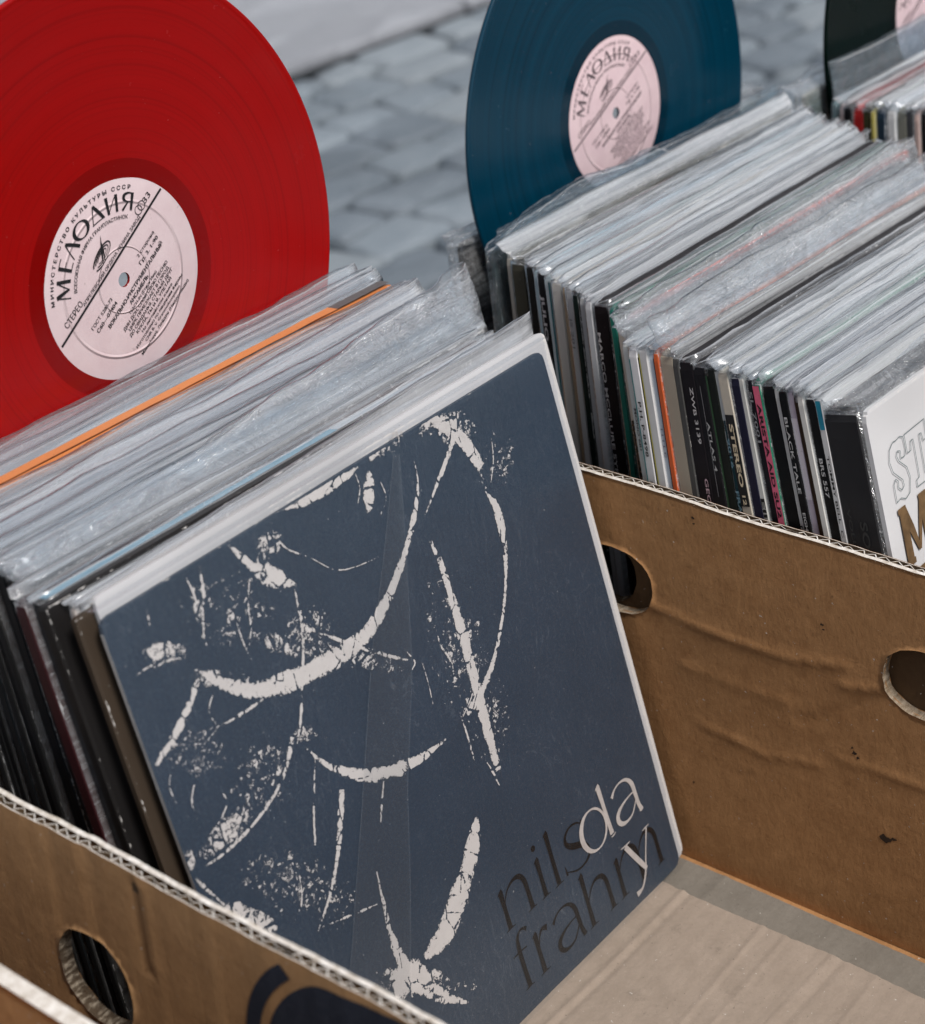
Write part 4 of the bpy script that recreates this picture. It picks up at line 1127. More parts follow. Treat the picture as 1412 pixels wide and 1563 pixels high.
# --- front box, from the navy cover back to the red disc
Y0 = .0895
def yb_of(yt): return .0035 + (yt - Y0) * 1.42
def box1_rec(label, yt, t, col, over, x=None, film='film', group=None, h=.315, w=.315, zb=.004, xl_end=None, **kw):
    yb = yb_of(yt)
    lean = math.asin(max(.02, (yt - yb) / h))
    x = -.339 + random.uniform(-.003, .004) if x is None else x
    return record(label, group, x, yt, lean, t, col, over, film, w=w, h=h, zb=zb, yb=yb, **kw)
record('white record cover showing as a white margin around the navy cover', None, -.3340, 0, .2765, .0024, (.50, .50, .515), None, 'film', w=.3200, h=.3215, zb=.004, yb=.0034, bag=dict(ex=.0006, exl=-.0008, amp=.0002, off=.0011, flop=0, tilt=0, crumple=0))
G1 = 'records standing in the front box'
lst = [  # label, thickness, colour, over, extra
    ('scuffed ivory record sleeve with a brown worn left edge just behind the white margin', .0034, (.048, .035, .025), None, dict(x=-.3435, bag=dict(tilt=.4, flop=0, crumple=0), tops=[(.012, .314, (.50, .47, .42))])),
    ('pale grey sleeve, its bag corner sticking up behind the navy cover at top right', .0030, (.52, .52, .53), .0075, dict(x=-.336, film='film_soft', bag=dict(tilt=1.4, ex=.007, flop=.0))),
    ('grey white sleeve with a thin rusty line, directly in front of the black topped sleeve', .0026, (.55, .50, .47), .0020, dict(x=-.338, bag=dict(flop=0, tilt=0))),
    ('white sleeve touching the front of the black topped sleeve', .0028, (.50, .50, .51), None, dict(x=-.337)),
    ('black record sleeve whose bare black top edge makes a dark line across the front box', .0056, (.012, .011, .011), None, dict(x=-.348, zb=.0065)),
    ('sleeve with a teal blue top band, directly behind the black topped sleeve', .0062, (.015, .016, .02), .0030, dict(x=-.3460, tops=[(.004, .19, (.10, .27, .38)), (.19, .313, (.42, .46, .50))], film='film_soft', bag=dict(ex=.004, flop=0))),
    ('dark maroon sleeve with a white worn edge at the left side of the front box', .0070, (.03, .007, .009), .006, dict(x=-.350, film='film_soft')),
    ('pale blue grey bagged sleeve directly behind the maroon one', .0032, (.02, .025, .03), .007, dict(tops=[(.002, .313, (.46, .50, .55))], blocks=[(0, .313, (.005, .006, .008), 0, 1)])),  # body and spine painted near black as shade, top keeps its colour
    ('grey sleeve in the tall crumpled bag that stands highest at the right end', .0034, (.20, .21, .22), .022, dict(blocks=[(0, .313, (.02, .03, .035), 0, 1)], film='film_crumpled', bag=dict(crumple=.004, dense=True, ex=.010, shape=lambda f: .010 + .022 * max(0, f - .35) / .65))),  # black spine block paints shade on the left side
    ('black sleeve seen through the tall crumpled bag in front of it', .0042, (.02, .02, .022), .010, dict(bag=dict(tilt=.6))),
]
lm_after = ['white', 'grey', 'pale blue', 'ivory', 'white', 'grey', 'white', 'pale blue', 'mauve', 'white', 'grey']
cols_ = {'white': WHT, 'grey': GRY, 'pale blue': PBL, 'ivory': IVO, 'mauve': MAU, 'black': BLK, 'cream': CRM}
for i, cname in enumerate(lm_after):
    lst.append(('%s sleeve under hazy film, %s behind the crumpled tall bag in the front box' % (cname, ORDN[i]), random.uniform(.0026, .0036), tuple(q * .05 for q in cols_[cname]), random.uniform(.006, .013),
                 dict(film='film_soft' if i % 3 else 'film', tops=[(.002, .313, cols_[cname])], blocks=[(0, .313, (.005, .0055, .007), 0, 1)])))  # bodies and spines near black as painted shade, tops keep the sleeve colour
# bodies and spines blackened, painting the shade of the left side into them
pre = [('pale blue', 'sixth'), ('white', 'fifth'), ('mauve', 'fourth'), ('white', 'third'), ('grey', 'second'), ('white', 'first')]
for cname, o_ in pre:
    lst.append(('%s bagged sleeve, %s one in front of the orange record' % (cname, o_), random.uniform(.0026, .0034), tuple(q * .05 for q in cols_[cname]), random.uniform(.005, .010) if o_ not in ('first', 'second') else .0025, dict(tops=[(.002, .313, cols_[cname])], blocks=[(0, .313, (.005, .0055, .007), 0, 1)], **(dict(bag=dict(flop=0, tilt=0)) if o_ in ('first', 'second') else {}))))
lst += [
    ('bright orange record, a broad orange stripe across the stack below the red disc', .0082, (.55, .19, .06), None, dict(x=-.337, zb=.0105, blocks=[(0, .313, (.005, .0055, .007), 0, 1)], tops=[(.002, .27, (.56, .21, .075)), (.27, .313, (.10, .09, .09))])),  # spine is orange too, its black block is painted shade
    ('dark grey sleeve lying against the back of the orange record', .0030, (.055, .05, .052), .0040, {}),
    ('mauve white bagged sleeve, second behind the orange record', .0032, (.50, .44, .46), .0075, {}),
    ('black edged sleeve with its black corner poking out right, behind the orange record', .0028, (.015, .015, .017), .0070, dict(x=-.331, bag=dict(ex=.004))),
    ('pale grey bagged sleeve, second in front of the red disc', .0030, GRY, .0085, {}),
    ('white bagged sleeve touching the front of the red disc', .0030, WHT, .0100, dict(bag=dict(ex=.003))),
]
tot = sum(l[1] for l in lst)
ya, yb2 = .0935, .2120
gap = (yb2 - ya - tot) / len(lst)
print('box1 gap', gap, len(lst))
y = ya
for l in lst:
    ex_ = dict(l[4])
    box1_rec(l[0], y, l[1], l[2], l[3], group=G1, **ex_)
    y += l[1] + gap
record('hidden grey record sleeve behind the red disc, pressed to the box end', None, -.366, .2315, .03, .004, GRY, None, yb=.222)

# --- box 2
def interp(T_, v):
    for (a, b), (c_, d) in zip(T_[:-1], T_[1:]):
        if v <= c_: return b + (d - b) * max(0, (v - a)) / (c_ - a)
    return T_[-1][1]
LEANS = [(-.09, .262), (-.02, .238), (.03, .178), (.08, .148), (.11, .112), (.2, .085)]
XL2 = [(-.09, .0040), (-.023, .0078), (.013, .0123), (.062, .0123), (.078, .030), (.086, .047), (.11, .052), (.174, .0755), (.25, .088)]
W_ = (.62, .62, .62); K_ = (.012, .012, .013)
PK = (.55, .38, .42)
B2 = [ # label, t, colour, over, film, texts, blocks, gap after
 ('very thick black boxed set wrapped in crumpled plastic, behind the white lettered cover', .0215, (.022, .022, .024), .006, 'film_crumpled', [('SONGS OF THE CENTURY', .255, .0075, (.04, .04, .04), .15, .02, .40), ('VOLUME ONE', .262, .004, (.04, .04, .04), .06, .01, .75)], [(.205, .228, (.20, .17, .13), .42, .70)], dict(crumple=.0035, dense=True, ex=.006)),
 ('white spine with tiny black writing and a teal cap, left of the black boxed set', .0036, W_, .003, 'film', [('TOMMY BELL  C 204', .285, .0026, K_, .06)], [(.299, .3145, (.02, .22, .32))], {}),
 ('wide black spine lettered BRS 557 in white', .0078, BLK, .006, 'film', [('BRS 557', .282, .0038, (.55, .55, .55), .023)], [], {}),
 ('narrow white spine reading DIRTY ROCK in small black capitals', .0034, (.58, .57, .54), .004, 'film_soft', [('DIRTY ROCK', .222, .0026, K_, .036)], [], {}),
 ('brown black spine between the lilac one and the white DIRTY ROCK one', .0032, (.035, .018, .010), .004, 'film', [], [], {}),
 ('lilac pink spine fading to white, beside a brown black one', .0044, (.52, .45, .52), .003, 'film_soft', [], [(.255, .30, (.60, .55, .60))], {}),
 ('black spine with broken white handwriting left of the lilac one', .0046, BLK, .004, 'film', [('BLACK TALE', .300, .0034, (.5, .5, .5), .045), ('EIGHT', .247, .003, (.5, .5, .5), .014), ('WHITE ROSE SONG', .228, .003, (.5, .5, .5), .06)], [], {}),
 ('narrow white spine with PAUL & JUDY printed low in black', .0032, (.56, .56, .55), .004, 'film', [('PAUL & JUDY', .238, .0026, K_, .045)], [], {}),
 ('broad plain black spine right of the pink and green one', .0088, BLK, .005, 'film', [], [], {}),
 ('pink spine that turns green half way down, with black capitals', .0040, (.02, .18, .11), .003, 'film', [('ARISTA AID SU2', .303, .0040, (.02, .01, .012), .068, .03)], [(.235, .3125, (.62, .12, .20), .0, 1.0)], {}),
 ('black spine with a faint SL 7001 left of the pink and green one', .0062, (.012, .011, .016), .005, 'film', [('SL 7001', .308, .0034, (.35, .35, .36), .03)], [], {}),
 ('narrow cream white spine with brush script Ella on black patches', .0034, (.56, .56, .53), .004, 'film_soft', [('Ella', .247, .004, K_, .018, .03), ('Fitz', .218, .004, K_, .018, .03)], [(.222, .232, (.35, .25, .12))], {}),
 ('dark navy spine right of the STEREO one', .0066, (.012, .012, .03), .004, 'film', [], [], {}),
 ('cream spine with a black STEREO 12 block over MELODY OF BROADWAY', .0064, (.47, .43, .36), .005, 'film_soft', [('STEREO', .2865, .0046, (.60, .50, .35), .038, .03), ('12', .246, .0036, (.60, .50, .35), .006, .03), ('MELODY OF BROADWAY & FRANK SINGS', .232, .0033, (.10, .09, .08), .145, .01)], [(.2395, .2915, K_, .1, .95)], {}),
 ('dark teal spine with pale blue capitals FRANK SINATRA TELEVISION', .0040, (.012, .05, .06), .002, 'film', [('9016', .276, .003, (.25, .42, .50), .018), ('FRANK SINATRA  TELEVISION COLLECTION', .246, .0035, (.25, .42, .50), .16, .02)], [(.286, .313, (.5, .52, .52))], {}),
 ('black spine with a thin green line, right of the scuffed black one', .0058, (.010, .012, .010), .004, 'film', [], [(.0, .31, (.03, .07, .035), .75, .95)], {}),
 ('scuffed black spine worn white at its top, small ATLAS letters', .0086, (.010, .009, .011), .0, 'film', [('ATLAS 4', .283, .0032, (.42, .42, .42), .030, .01, .35)], [(.240, .303, (.25, .25, .26), .50, .53), (.13, .22, (.2, .21, .22), .55, .59)], {}),
 ('black spine lettered GEORGE BENSON WEEKEND IN L.A. in pink capitals', .0098, (.010, .008, .010), .0, 'film', [('ZWB 3139', .300, .0038, (.52, .50, .50), .034, .01, .25), ('GEORGE BENSON', .248, .0038, PK, .064, .01, .25), ('WEEKEND IN L.A.', .178, .0038, PK, .072, .01, .25)], [], {}),
 ('greyish black spine left of the GEORGE BENSON one', .0036, (.07, .07, .068), .004, 'film_soft', [], [], {}),
 ('wide beige spine stained grey, right of the orange red one', .0086, (.34, .30, .24), .018, 'film_crumpled', [], [], dict(crumple=.0026, dense=True, flop=.005, ex=.003)),
 ('narrow orange red spine with dark letters low down', .0030, (.55, .11, .035), .002, 'film', [('GREATEST HITS', .215, .0026, (.05, .01, .01), .06)], [], {}),
 ('bluish white spine with faint grey letters beside the orange red one', .0040, (.50, .55, .62), .002, 'film', [('TITLE', .272, .0026, (.2, .2, .25), .02), ('SIDE TWO', .21, .0026, (.2, .2, .25), .03)], [(.0, .31, (.012, .03, .035), .0, .22)], {}),
 ('white spine with a yellow green stripe down its left edge', .0058, (.60, .60, .60), .001, 'film', [('.', .225, .006, K_)], [(.0, .31, (.012, .012, .012), .86, 1.0), (.0, .312, (.38, .34, .06), .74, .86)], {}),
 ('white spine printed P.H. P-8498 and SM 24168 in black', .0056, (.60, .60, .61), .003, 'film', [('P.H. P-8498', .284, .0034, K_, .034, .02), ('SM 24168', .238, .0034, K_, .03, .02), ('EL ST', .20, .0034, K_, .02, .02)], [(.0, .308, (.02, .16, .17), .88, 1.0)], {}),
 ('grey white spine with two tiny words, right of the dotted brown one', .0052, (.50, .52, .51), .017, 'film_crumpled', [('MONO 681', .278, .0028, (.1, .1, .1), .026), ('AM', .19, .003, (.1, .1, .1), .01)], [], dict(crumple=.0028, dense=True, flop=.004, ex=.003)),
]
B2b = [
 ('dark brown spine dotted with small orange writing, under overhanging film', .0058, (.03, .02, .014), .0012, 'film_soft', [('THE LATIN QUARTER ORCHESTRA PLAYS', .262, .0036, (.32, .20, .12), .17)], [(.262, .314, (.50, .44, .38))], dict(tilt=.3, amp=.003, flop=-.001)),
 ('thin bright red topped sleeve, a red line running across the second box', .0028, (.70, .10, .05), None, 'film', [], [], {}),
 ('dark green spine at the jog in the second box', .0066, (.018, .045, .025), .003, 'film', [], [], dict(flop=.001)),
 ('teal green spine with a worn white top left of the dark green one', .0036, (.02, .17, .13), .002, 'film', [], [], {}),
 ('black spine lettered MARCO MCCLURE SYRENE MC in white', .0092, (.012, .009, .010), .0, 'film', [('MARCO MCCLURE SYRENE MC', .298, .0038, (.5, .48, .48), .125, .01, .75)], [], {}),
 ('light grey spine left of the MARCO lettered black one', .0040, (.50, .51, .53), .003, 'film_soft', [], [], {}),
 ('silver grey spine, second to the left of the MARCO lettered one', .0034, (.40, .41, .42), .003, 'film', [], [], {}),
 ('thin black green spine between silver grey and pale grey ones', .0032, (.008, .016, .014), .003, 'film', [], [], {}),
 ('pale grey spine with JS 201 low contrast letters near its top', .0044, (.47, .48, .48), .003, 'film', [('JS 201', .298, .0032, (.2, .2, .2), .02)], [], {}),
 ('tan brown sliver of a spine beside the cream one', .0022, (.36, .28, .19), .003, 'film', [], [], {}),
 ('plain cream white spine, widest light one near the back of the second box', .0066, (.53, .51, .47), .004, 'film', [], [], {}),
 ('teal and white striped narrow spine near the back of the second box', .0034, (.45, .52, .54), .004, 'film', [], [(.0, .312, (.01, .12, .14), .0, .3)], {}),
 ('black spine with bold pale capitals JULIO near the back of the second box', .0052, (.012, .012, .014), .004, 'film', [('JULIO', .302, .0042, (.52, .50, .50), .03, .03)], [], {}),
 ('cyan white thin spine next to the JULIO one', .0026, (.42, .55, .60), .004, 'film', [], [], {}),
 ('glossy black spine right of the olive one', .0050, (.014, .013, .012), .004, 'film', [], [], {}),
 ('thick olive brown sleeve with a rounded bulging top edge, farthest left spine', .0100, (.045, .042, .030), .003, 'film_crumpled', [], [], dict(crumple=.0022, dense=True)),
 ('ivory sleeve under the loose bag at the foot of the blue disc', .0030, (.50, .46, .40), .008, 'film_soft', [], [], {}),
]
def place_row(rows, ya, yb_, xl_tab, lean_tab, group, zb=-.0052, yawf=lambda y: 0.0, jit=.0012):
    tot = sum(r[1] for r in rows)
    g = (yb_ - ya - tot) / len(rows)
    print('gap', g, len(rows))
    y = ya
    for (label, t, col, over, film, texts, blocks, bag) in rows:
        lean = interp(lean_tab, y)
        h_ = .315
        if g < 0: t = t + g * .9
        zt = zb + h_ * math.cos(lean) - .303
        record(label, group, interp(xl_tab, y) - 1.95 * zt + random.uniform(-jit, jit), y - 1.5 * zt, lean, t, col, over, film, texts=texts, blocks=blocks, bag=bag, yaw=yawf(y) + random.uniform(-.15, .15), zb=zb)
        y += t + max(g, 0) + (g * .1 if g < 0 else 0)
    return y
G2 = 'records packed in the second box'
yw = lambda y: interp([(-.09, -2.3), (.05, -1.6), (.10, -.3), (.2, -.9)], y)
stl = record('white record cover at the right edge with outlined ST over a solid brown M', G2, .0118, -.0815, .264, .0030, (.60, .60, .61), None, yaw=-2.3, zb=-.0052)
place_row(B2, -.0835, .0625, XL2, LEANS, G2, yawf=yw)
place_row(B2b, .0690, .1900, [(.069, .0275), (.0745, .040), (.080, .048), (.11, .052), (.174, .0765), (.25, .088)], LEANS, G2, yawf=yw)
# the loose bag at the foot of the blue disc, and the bunched one behind the disc
BT = [(0, .0012), (.03, .0045), (.08, .0085), (.165, .0125), (.25, .0160), (.34, .0155), (.43, .0110), (.55, .0125), (.60, .0035), (.62, .0020), (.70, .0035), (.8, .0012), (.88, .0030), (1, .0012)]
record('sleeve in a tall loose bluish bag that covers the foot of the blue disc', G2, .067, .1885, .090, .0030, (.06, .07, .07), .014, 'film_blue', yaw=-.8, zb=-.0052,
       bag=dict(crumple=.0042, dense=True, ex=.006, exl=.004, flop=.0, shape=lambda f: interp(BT, f)))
record('bluish bagged sleeve leaning on the front of the blue disc', G2, .108, .2140, .086, .0030, (.10, .15, .18), .004, 'film_blue', yaw=-.8, zb=-.0052, h=.305, bag=dict(crumple=.003, dense=True, ex=.012, exl=.001, flop=.0))
record('black record in bunched plastic that pokes out on both sides behind the blue disc', G2, .108, .2440, .070, .0050, (.012, .012, .012), .008, 'film_crumpled', w=.338, h=.294, yaw=-1.0, zb=-.0052,
       bag=dict(crumple=.008, dense=True, ex=.012, exl=.009))

# white cover lettering (outlined ST, solid brown M), millimetres from the cover's top left corner
j = [c_ for c_ in stl.children if c_.name.startswith('jacket')][0]
def poly_outline(P, w):
    out = []
    n_ = len(P)
    for i in range(n_):
        a, b = P[i], P[(i + 1) % n_]
        out.append(line2d(a, b, w))
    return out
Sp = [(20.6, -23.1), (24.4, -22.4), (27.2, -23.9), (27.6, -30.0), (26.0, -33.6), (22.0, -33.4), (22.6, -29.6), (20.0, -28.6), (18.6, -31.0), (19.8, -34.0), (25.8, -39.6), (27.2, -45.6), (24.6, -53.0), (20.0, -54.6), (15.6, -52.4), (11.4, -53.2), (11.6, -43.6), (14.0, -41.4), (16.0, -43.4), (15.2, -46.6), (17.8, -49.0), (20.4, -47.6), (20.2, -44.4), (13.0, -37.4), (11.4, -31.4), (13.2, -25.6), (17.4, -22.8)]
Tp = [(28.4, -23.2), (48.8, -22.6), (48.4, -32.4), (44.8, -33.0), (44.0, -28.4), (41.8, -28.2), (41.4, -48.8), (44.4, -49.6), (44.2, -53.4), (32.0, -53.2), (32.4, -49.6), (35.4, -49.0), (35.8, -28.4), (33.4, -28.4), (32.2, -33.2), (28.6, -33.2)]
Ep = [(51.0, -22.8), (68.0, -22.4), (67.6, -31.0), (63.6, -31.2), (62.8, -27.6), (57.8, -27.6), (57.8, -35.0), (62.4, -35.2), (62.2, -40.2), (57.8, -40.2), (57.6, -48.4), (63.4, -48.4), (64.4, -44.0), (68.0, -44.0), (67.8, -53.4), (51.0, -53.4), (51.2, -49.4), (53.4, -49.0), (53.6, -27.8), (51.2, -27.4)]
m = MB(); k_ = 0
for PP in (Sp, Tp, Ep):
    for v, f in poly_outline(PP, .45):
        k_ += 1
        m.add([(a * .001, -.0009 - k_ * 1e-6, .315 + b * .001) for a, b in v], f)
m.build('outlined_lettering', MAT['line_ink'], j)
m = MB()
def bigstroke(p, w):
    global k_
    v, f = stroke2d(p, w, 1)
    k_ += 1
    m.add([(a * .001, -.0009 - k_ * 1e-6, .315 + b * .001) for a, b in v], f)
bigstroke([(14.6, -57.0), (14.4, -72.0), (14.4, -88.0)], [6.4, 6.2, 6.4])
bigstroke([(10.4, -58.6), (14.6, -58.6), (18.0, -58.6)], [3.2, 3.4, 3.2])
bigstroke([(15.6, -58.2), (20.0, -71.0), (24.4, -84.4)], [4.6, 4.8, 2.4])
bigstroke([(32.8, -58.2), (28.8, -71.0), (24.6, -84.4)], [3.2, 3.2, 2.0])
bigstroke([(34.0, -57.0), (34.0, -72.0), (34.2, -88.0)], [6.6, 6.4, 6.6])
bigstroke([(30.6, -58.6), (34.6, -58.6), (38.4, -58.6)], [3.2, 3.4, 3.2])
bigstroke([(10.2, -87.6), (14.5, -87.4), (18.6, -87.6)], [3.2, 3.4, 3.2])
bigstroke([(30.4, -87.6), (34.5, -87.4), (38.6, -87.6)], [3.2, 3.4, 3.2])
bigstroke([(14, -97.6), (28, -97.4), (60, -97.6)], [9, 9.4, 9])
m.build('brown_lettering', MAT['brown_ink'], j)

# --- box 3
B3 = []
for (lab, t, col) in [('pink cream spine beside the dark green disc', .0036, (.50, .40, .38)), ('black spine, left neighbour of the red one in the far right box', .0054, BLK), ('bright red spine in the far right box', .0078, (.42, .02, .02)),
                      ('dark olive spine right of the red one', .0048, (.05, .045, .02)), ('yellow lined spine right of the dark olive one', .0022, (.45, .38, .10)), ('navy black spine right of the yellow line', .0060, (.015, .03, .05)),
                      ('white spine in the middle of the far right box', .0058, W_), ('grey olive spine right of the white one', .0064, (.20, .20, .17)), ('dark grey spine in the far right box', .0048, DGY),
                      ('white spine edged red, far right box', .0030, (.58, .42, .38)), ('black narrow spine left of the orange one', .0030, BLK), ('orange spine in the far right box', .0036, (.62, .18, .05)),
                      ('dark red spine right of the orange one', .0050, (.13, .015, .01)), ('white spine touching the right photo edge', .0040, W_), ('black spine cut by the right photo edge', .0090, BLK), ('second black spine cut by the right photo edge', .0090, DGY)]:
    B3.append((lab, t, col, .004, 'film', [], [], {}))
B3 = B3[::-1]
G3 = 'records in the far right box'
place_row(B3, .066, .156, [(.05, .440), (.075, .440), (.092, .434), (.13, .418), (.15, .416)], [(.0, .12), (.2, .09)], G3)
record('sleeve in a tall greenish bag at the foot of the dark green disc', G3, .408, .1505, .085, .0032, (.30, .38, .36), .026, 'film_blue', bag=dict(dense=True, crumple=.0015, ex=.004, exl=.001, tilt=.0), zb=-.0052)
record('cream sleeve in bunched plastic poking out left behind the dark green disc', G3, .412, .1765, .07, .0040, (.45, .43, .36), .008, 'film_crumpled', zb=-.0052, bag=dict(dense=True, crumple=.006, exl=.012, ex=.004))

# ------------------------------------------------------------------ discs
def bend(v, f, r, a_mid):
    """bend straight text round a circle; x measured from its middle"""
    out = []
    for x, y in v:
        a = a_mid - x / r
        out.append(((r + y) * math.cos(a), (r + y) * math.sin(a)))
    return out, f

def melodia_letters():
    H = 8.6
    D = {}
    D['M'] = [([(0.6, 0), (1.3, H * .5), (2.0, H)], [.5, .55, .6]), ([(2.0, H), (3.6, H * .5), (5.0, .6)], [1.7, 1.5, .9]), ([(5.0, .6), (6.4, H * .5), (8.0, H)], [.45, .5, .6]), ([(8.0, H), (8.5, H * .5), (9.0, 0)], [1.5, 1.5, 1.6])]
    D['E'] = [([(1.0, 0), (1.0, H * .5), (1.0, H)], [1.5, 1.5, 1.5]), ([(1, .25), (3, .25), (5.0, .3)], [.5, .5, .6]), ([(1, H * .52), (2.6, H * .52), (4.3, H * .52)], [.45, .45, .5]), ([(1, H - .25), (3, H - .25), (4.9, H - .3)], [.5, .5, .6])]
    D['L'] = [([(0.4, 0), (2.3, H * .5), (4.2, H)], [.5, .5, .6]), ([(4.2, H), (5.9, H * .5), (7.6, 0)], [1.3, 1.6, 1.6])]
    D['D'] = [([(0.6, .3), (2.4, H * .5), (4.2, H)], [.5, .5, .6]), ([(4.2, H), (6.0, H * .5), (7.8, .3)], [1.3, 1.6, 1.6]), ([(0, .25), (4, .25), (8.6, .25)], [.5, .5, .5])]
    D['I'] = [([(1.0, 0), (1.0, H * .5), (1.0, H)], [1.5, 1.4, 1.5]), ([(1.2, .4), (3.6, H * .5), (6.0, H - .4)], [.45, .45, .45]), ([(6.3, 0), (6.3, H * .5), (6.3, H)], [1.5, 1.4, 1.5])]
    D['Y'] = [([(5.6, 0), (5.6, H * .5), (5.6, H)], [1.5, 1.5, 1.5]), ([(5.6, H - .3), (3.2, H - .2), (1.3, H * .86), (1.1, H * .62), (2.8, H * .50), (5.6, H * .48)], [.5, .9, 1.5, 1.4, .7, .5]), ([(3.6, H * .48), (2.0, H * .25), (0.2, 0)], [.6, 1.0, 1.3])]
    return D, H

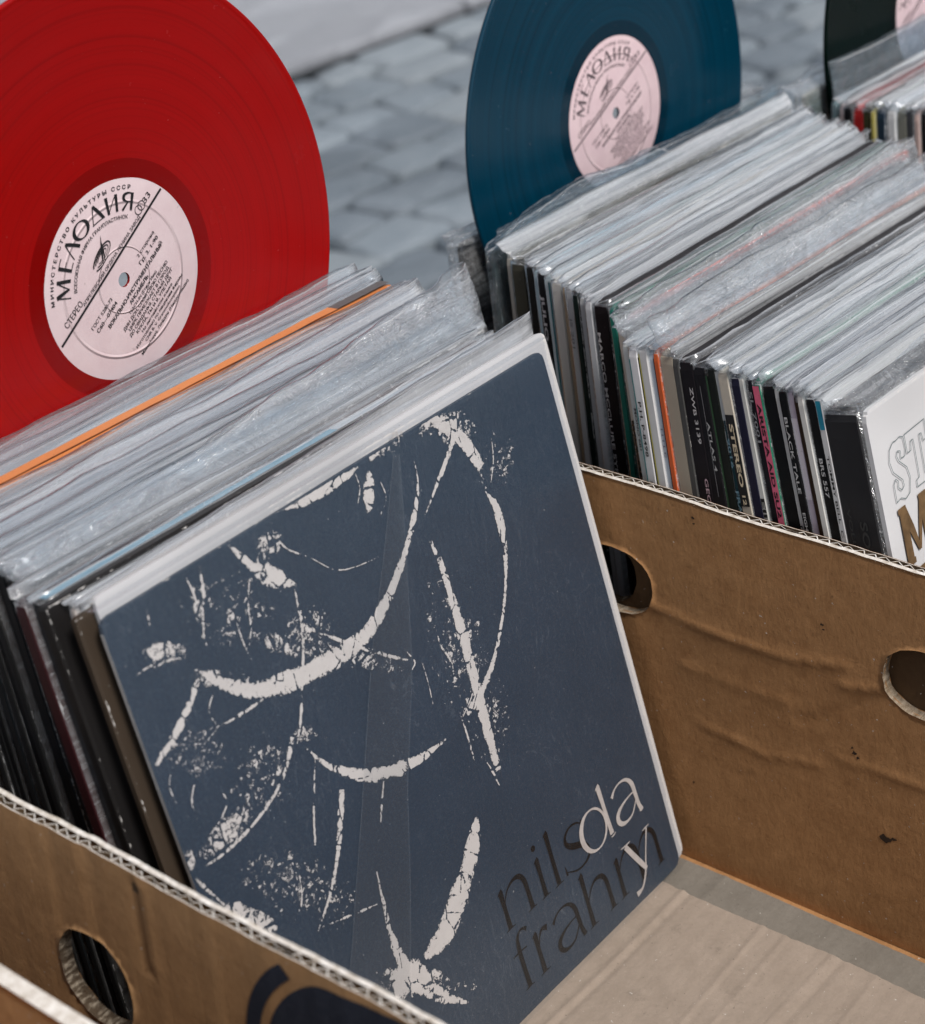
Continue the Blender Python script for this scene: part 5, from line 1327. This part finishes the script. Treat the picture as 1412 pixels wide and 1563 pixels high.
def vinyl(name_label, mat, lmat, cen, lean, yaw_, inkcol=1.0, detail=True, alpha=35.0, label_ang=None, mirror=False):
    up = Vector((-math.sin(yaw_) * math.sin(lean), math.cos(yaw_) * math.sin(lean), math.cos(lean)))
    base = Vector(cen) - up * .15
    T = thing('vinyl_record', name_label, 'vinyl record', tuple(base), (-lean, 0, yaw_))
    prof = [(.0037, -.0007), (.0500, -.0007), (.0515, -.00075), (.0560, -.00085), (.0585, -.00085), (.0595, -.0009), (.1462, -.0009), (.1475, -.0011), (.1490, -.00155), (.1497, -.0012), (.1500, 0),
            (.1497, .0012), (.1490, .00155), (.1475, .0011), (.1462, .0009), (.0595, .0009), (.0500, .0007), (.0037, .0007)]
    n_ = 220
    m = MB()
    for r, y in prof:
        for i in range(n_):
            a = 2 * PI * i / n_
            wp = .0009 * math.sin(2 * a + .6) * (r / .15) ** 2
            m.v.append((r * math.cos(a), y + wp, r * math.sin(a)))
    L_ = len(prof)
    for k_ in range(L_):
        k2 = (k_ + 1) % L_
        for i in range(n_):
            i2 = (i + 1) % n_
            m.f.append((k_ * n_ + i, k_ * n_ + i2, k2 * n_ + i2, k2 * n_ + i)); m.mi.append(0)
    d = m.build('disc', mat, T, smooth=True)
    d.location = (0, 0, .15)
    for side in (-1, 1):
        m = MB()
        for r in (.0037, .0045, .049, .0498, .0500):
            yy_ = side * (.00095 if r < .0497 else .0007)
            for i in range(120):
                a = 2 * PI * i / 120
                m.v.append((r * math.cos(a), yy_ + .0009 * math.sin(2 * a + .6) * (r / .15) ** 2, r * math.sin(a)))
        for k_ in range(4):
            for i in range(120):
                i2 = (i + 1) % 120
                m.f.append((k_ * 120 + i, k_ * 120 + i2, (k_ + 1) * 120 + i2, (k_ + 1) * 120 + i)); m.mi.append(0)
        lb = m.build('label', lmat, T, smooth=True)
        lb.location = (0, 0, .15)
        if side == 1: continue
        m = MB()
        al = R_(alpha)
        cnt_ = [0]
        def put(v, f):
            cnt_[0] += 1
            o_ = []
            for x, y in v:
                if x * x + y * y > 49.2 ** 2:
                    q = 49.2 / math.hypot(x, y); x *= q; y *= q
                X = x * math.cos(al) - y * math.sin(al); Y_ = x * math.sin(al) + y * math.cos(al)
                rr_ = math.hypot(X, Y_) * .001; aa = math.atan2(Y_, X)
                o_.append((X * .001, -.00125 - cnt_[0] * 1e-6 + .0009 * math.sin(2 * aa + .6) * (rr_ / .15) ** 2, Y_ * .001))
            m.add(o_, f)
        ys_ = 10.8
        put(*line2d((-47.6, ys_), (48.0, ys_), 1.25))
        D_, H = melodia_letters()
        seq = [('M', 9.4, 133.5), ('E', 5.2, 115.8), ('L', 7.8, 103.2), ('O', 9.0, 87.2), ('D', 8.4, 70.4), ('I', 7.2, 54.0), ('Y', 6.4, 38.8)]
        for c_, wd, ang in seq:
            if c_ == 'O':
                v, f = ellipse2d(4.5, H / 2, 4.3, H / 2 - .3, lambda a: .55 + 1.3 * abs(math.cos(a + .35)) ** 1.5)
                LS = [(v, f)]
            else:
                LS = [stroke2d(p, w, 4) for p, w in D_[c_]]
            for v, f in LS:
                put(*bend([(x - wd / 2, y) for x, y in v], f, 34.2, R_(ang)))
        if detail:
            def arc(s, size, length, r, ang, bold=.01):
                v, f = fit_text(s, size, length, bold, 0, 'C')
                put(*bend(v, f, r, R_(ang)))
            arc('М И Н И С Т Е Р С Т В О   К У Л Ь Т У Р Ы   С С С Р', 2.7, 82, 44.6, 89.5, .02)
            arc('ВСЕСОЮЗНАЯ ФИРМА ГРАМПЛАСТИНОК', 2.55, 52.5, 30.2, 87.5)
            def ln(s, x0, x1, y, size, bold=.005, shear=0):
                v, f = fit_text(s, size, x1 - x0, bold, shear)
                put([(a + x0, b + y) for a, b in v], f)
            ln('СТЕРЕО', -39.0, -24.2, 13.6, 4.6, .0)
            ln('33', 36.2, 41.6, 14.0, 4.6, .0)
            for cx_ in (31.2, 34.0):
                put(*ellipse2d(cx_, 15.6, 2.3, 2.3, .38))
            ln('АПРЕЛЕВСКИЙ ОРДЕНА ЛЕНИНА ЗАВОД', -24.6, 29.4, 12.2, 2.55)
            # emblem: slanted double spire over orbit rings
            for k2, (rx, ry, w) in enumerate([(8.2, 3.1, .75), (6.2, 2.2, .6), (4.3, 1.4, .45)]):
                put(*ellipse2d(.2, 19.6, rx, ry, lambda a: w * (.45 + .75 * abs(math.sin(a / 2 + .6))), 200, 520, 40, 8))
            put(*stroke2d([(-1.8, 16.8), (2.0, 21.4), (6.9, 26.9)], [.35, 1.2, .15], 2))
            put(*stroke2d([(-.2, 16.4), (2.6, 20.6), (5.4, 25.2)], [.3, .9, .15], 2))
            ln('ГОСТ 5280-73', -30.4, -11.8, -.2, 2.7)
            ln('С60—07404', -29.4, -11.2, -4.0, 2.9, .01)
            ln('2 сторона', 13.6, 29.2, -.2, 2.5)
            ln('Гр. 3. 1-90', 11.8, 29.0, -4.0, 2.9, .01)
            ln('ВОКАЛЬНО-ИНСТРУМЕНТАЛЬНЫЙ', -23.4, 28.6, -8.6, 2.9, .02)
            ln('АНСАМБЛЬ', -6.6, 10.6, -12.0, 2.9, .02)
            ln('TEACH-IN (Етисн Инн)', -10.8, 15.6, -14.8, 2.3)
            ln('ДИН ДОН, СПОЙ СВОЮ ПЕСНЮ', -19.2, 23.6, -17.6, 2.5, .01)
            ln('ЦИРК ПРИЕЗЖАЕТ В ГОРОД', -17.0, 22.0, -20.2, 2.4, .01)
            ln('ДО СВИДАНЬЯ, СТАРЫЙ ДРУГ', -19.0, 23.0, -22.8, 2.4, .01)
            ln('КУКЛА, ТЫ И Я, УЛЕТАЙ', -15.0, 19.0, -25.3, 2.4, .01)
            ln('На английском языке', -12.6, 17.2, -27.8, 2.2)
            ln('Изготовлено по лицензии фирмы', -20.8, 24.6, -30.3, 2.3)
            ln('CNR B. V. Grammofoonplaten', -14.6, 19.4, -32.8, 2.2)
            ln('Maatschappij, Лейден (Нидерланды)', -21.2, 25.2, -35.6, 2.3)
        lp = m.build('label_print', MAT['label_ink'] if inkcol == 1.0 else MAT['faded_ink'], lb)
    return T
MAT['faded_ink'] = mat_flat('worn_label_lettering', (.13, .10, .11), .6)
vinyl('big translucent red vinyl disc with a pale pink label standing upright behind the front stack', MAT['vinyl_red'], MAT['label_pink'], (-.1817, .2232, .3737), .0557, 0.0)
vinyl('deep blue vinyl disc with a rose pink label upright in the second box', MAT['vinyl_blue'], MAT['label_rose'], (.2617, .2345, .3302), .0802, -.0316, .5, True, 27.5)
vinyl('dark green, nearly black vinyl disc with a pink label at the top right corner', MAT['vinyl_green'], MAT['label_rose'], (.577, .168, .336), .07, -.02, .5, True, 32)
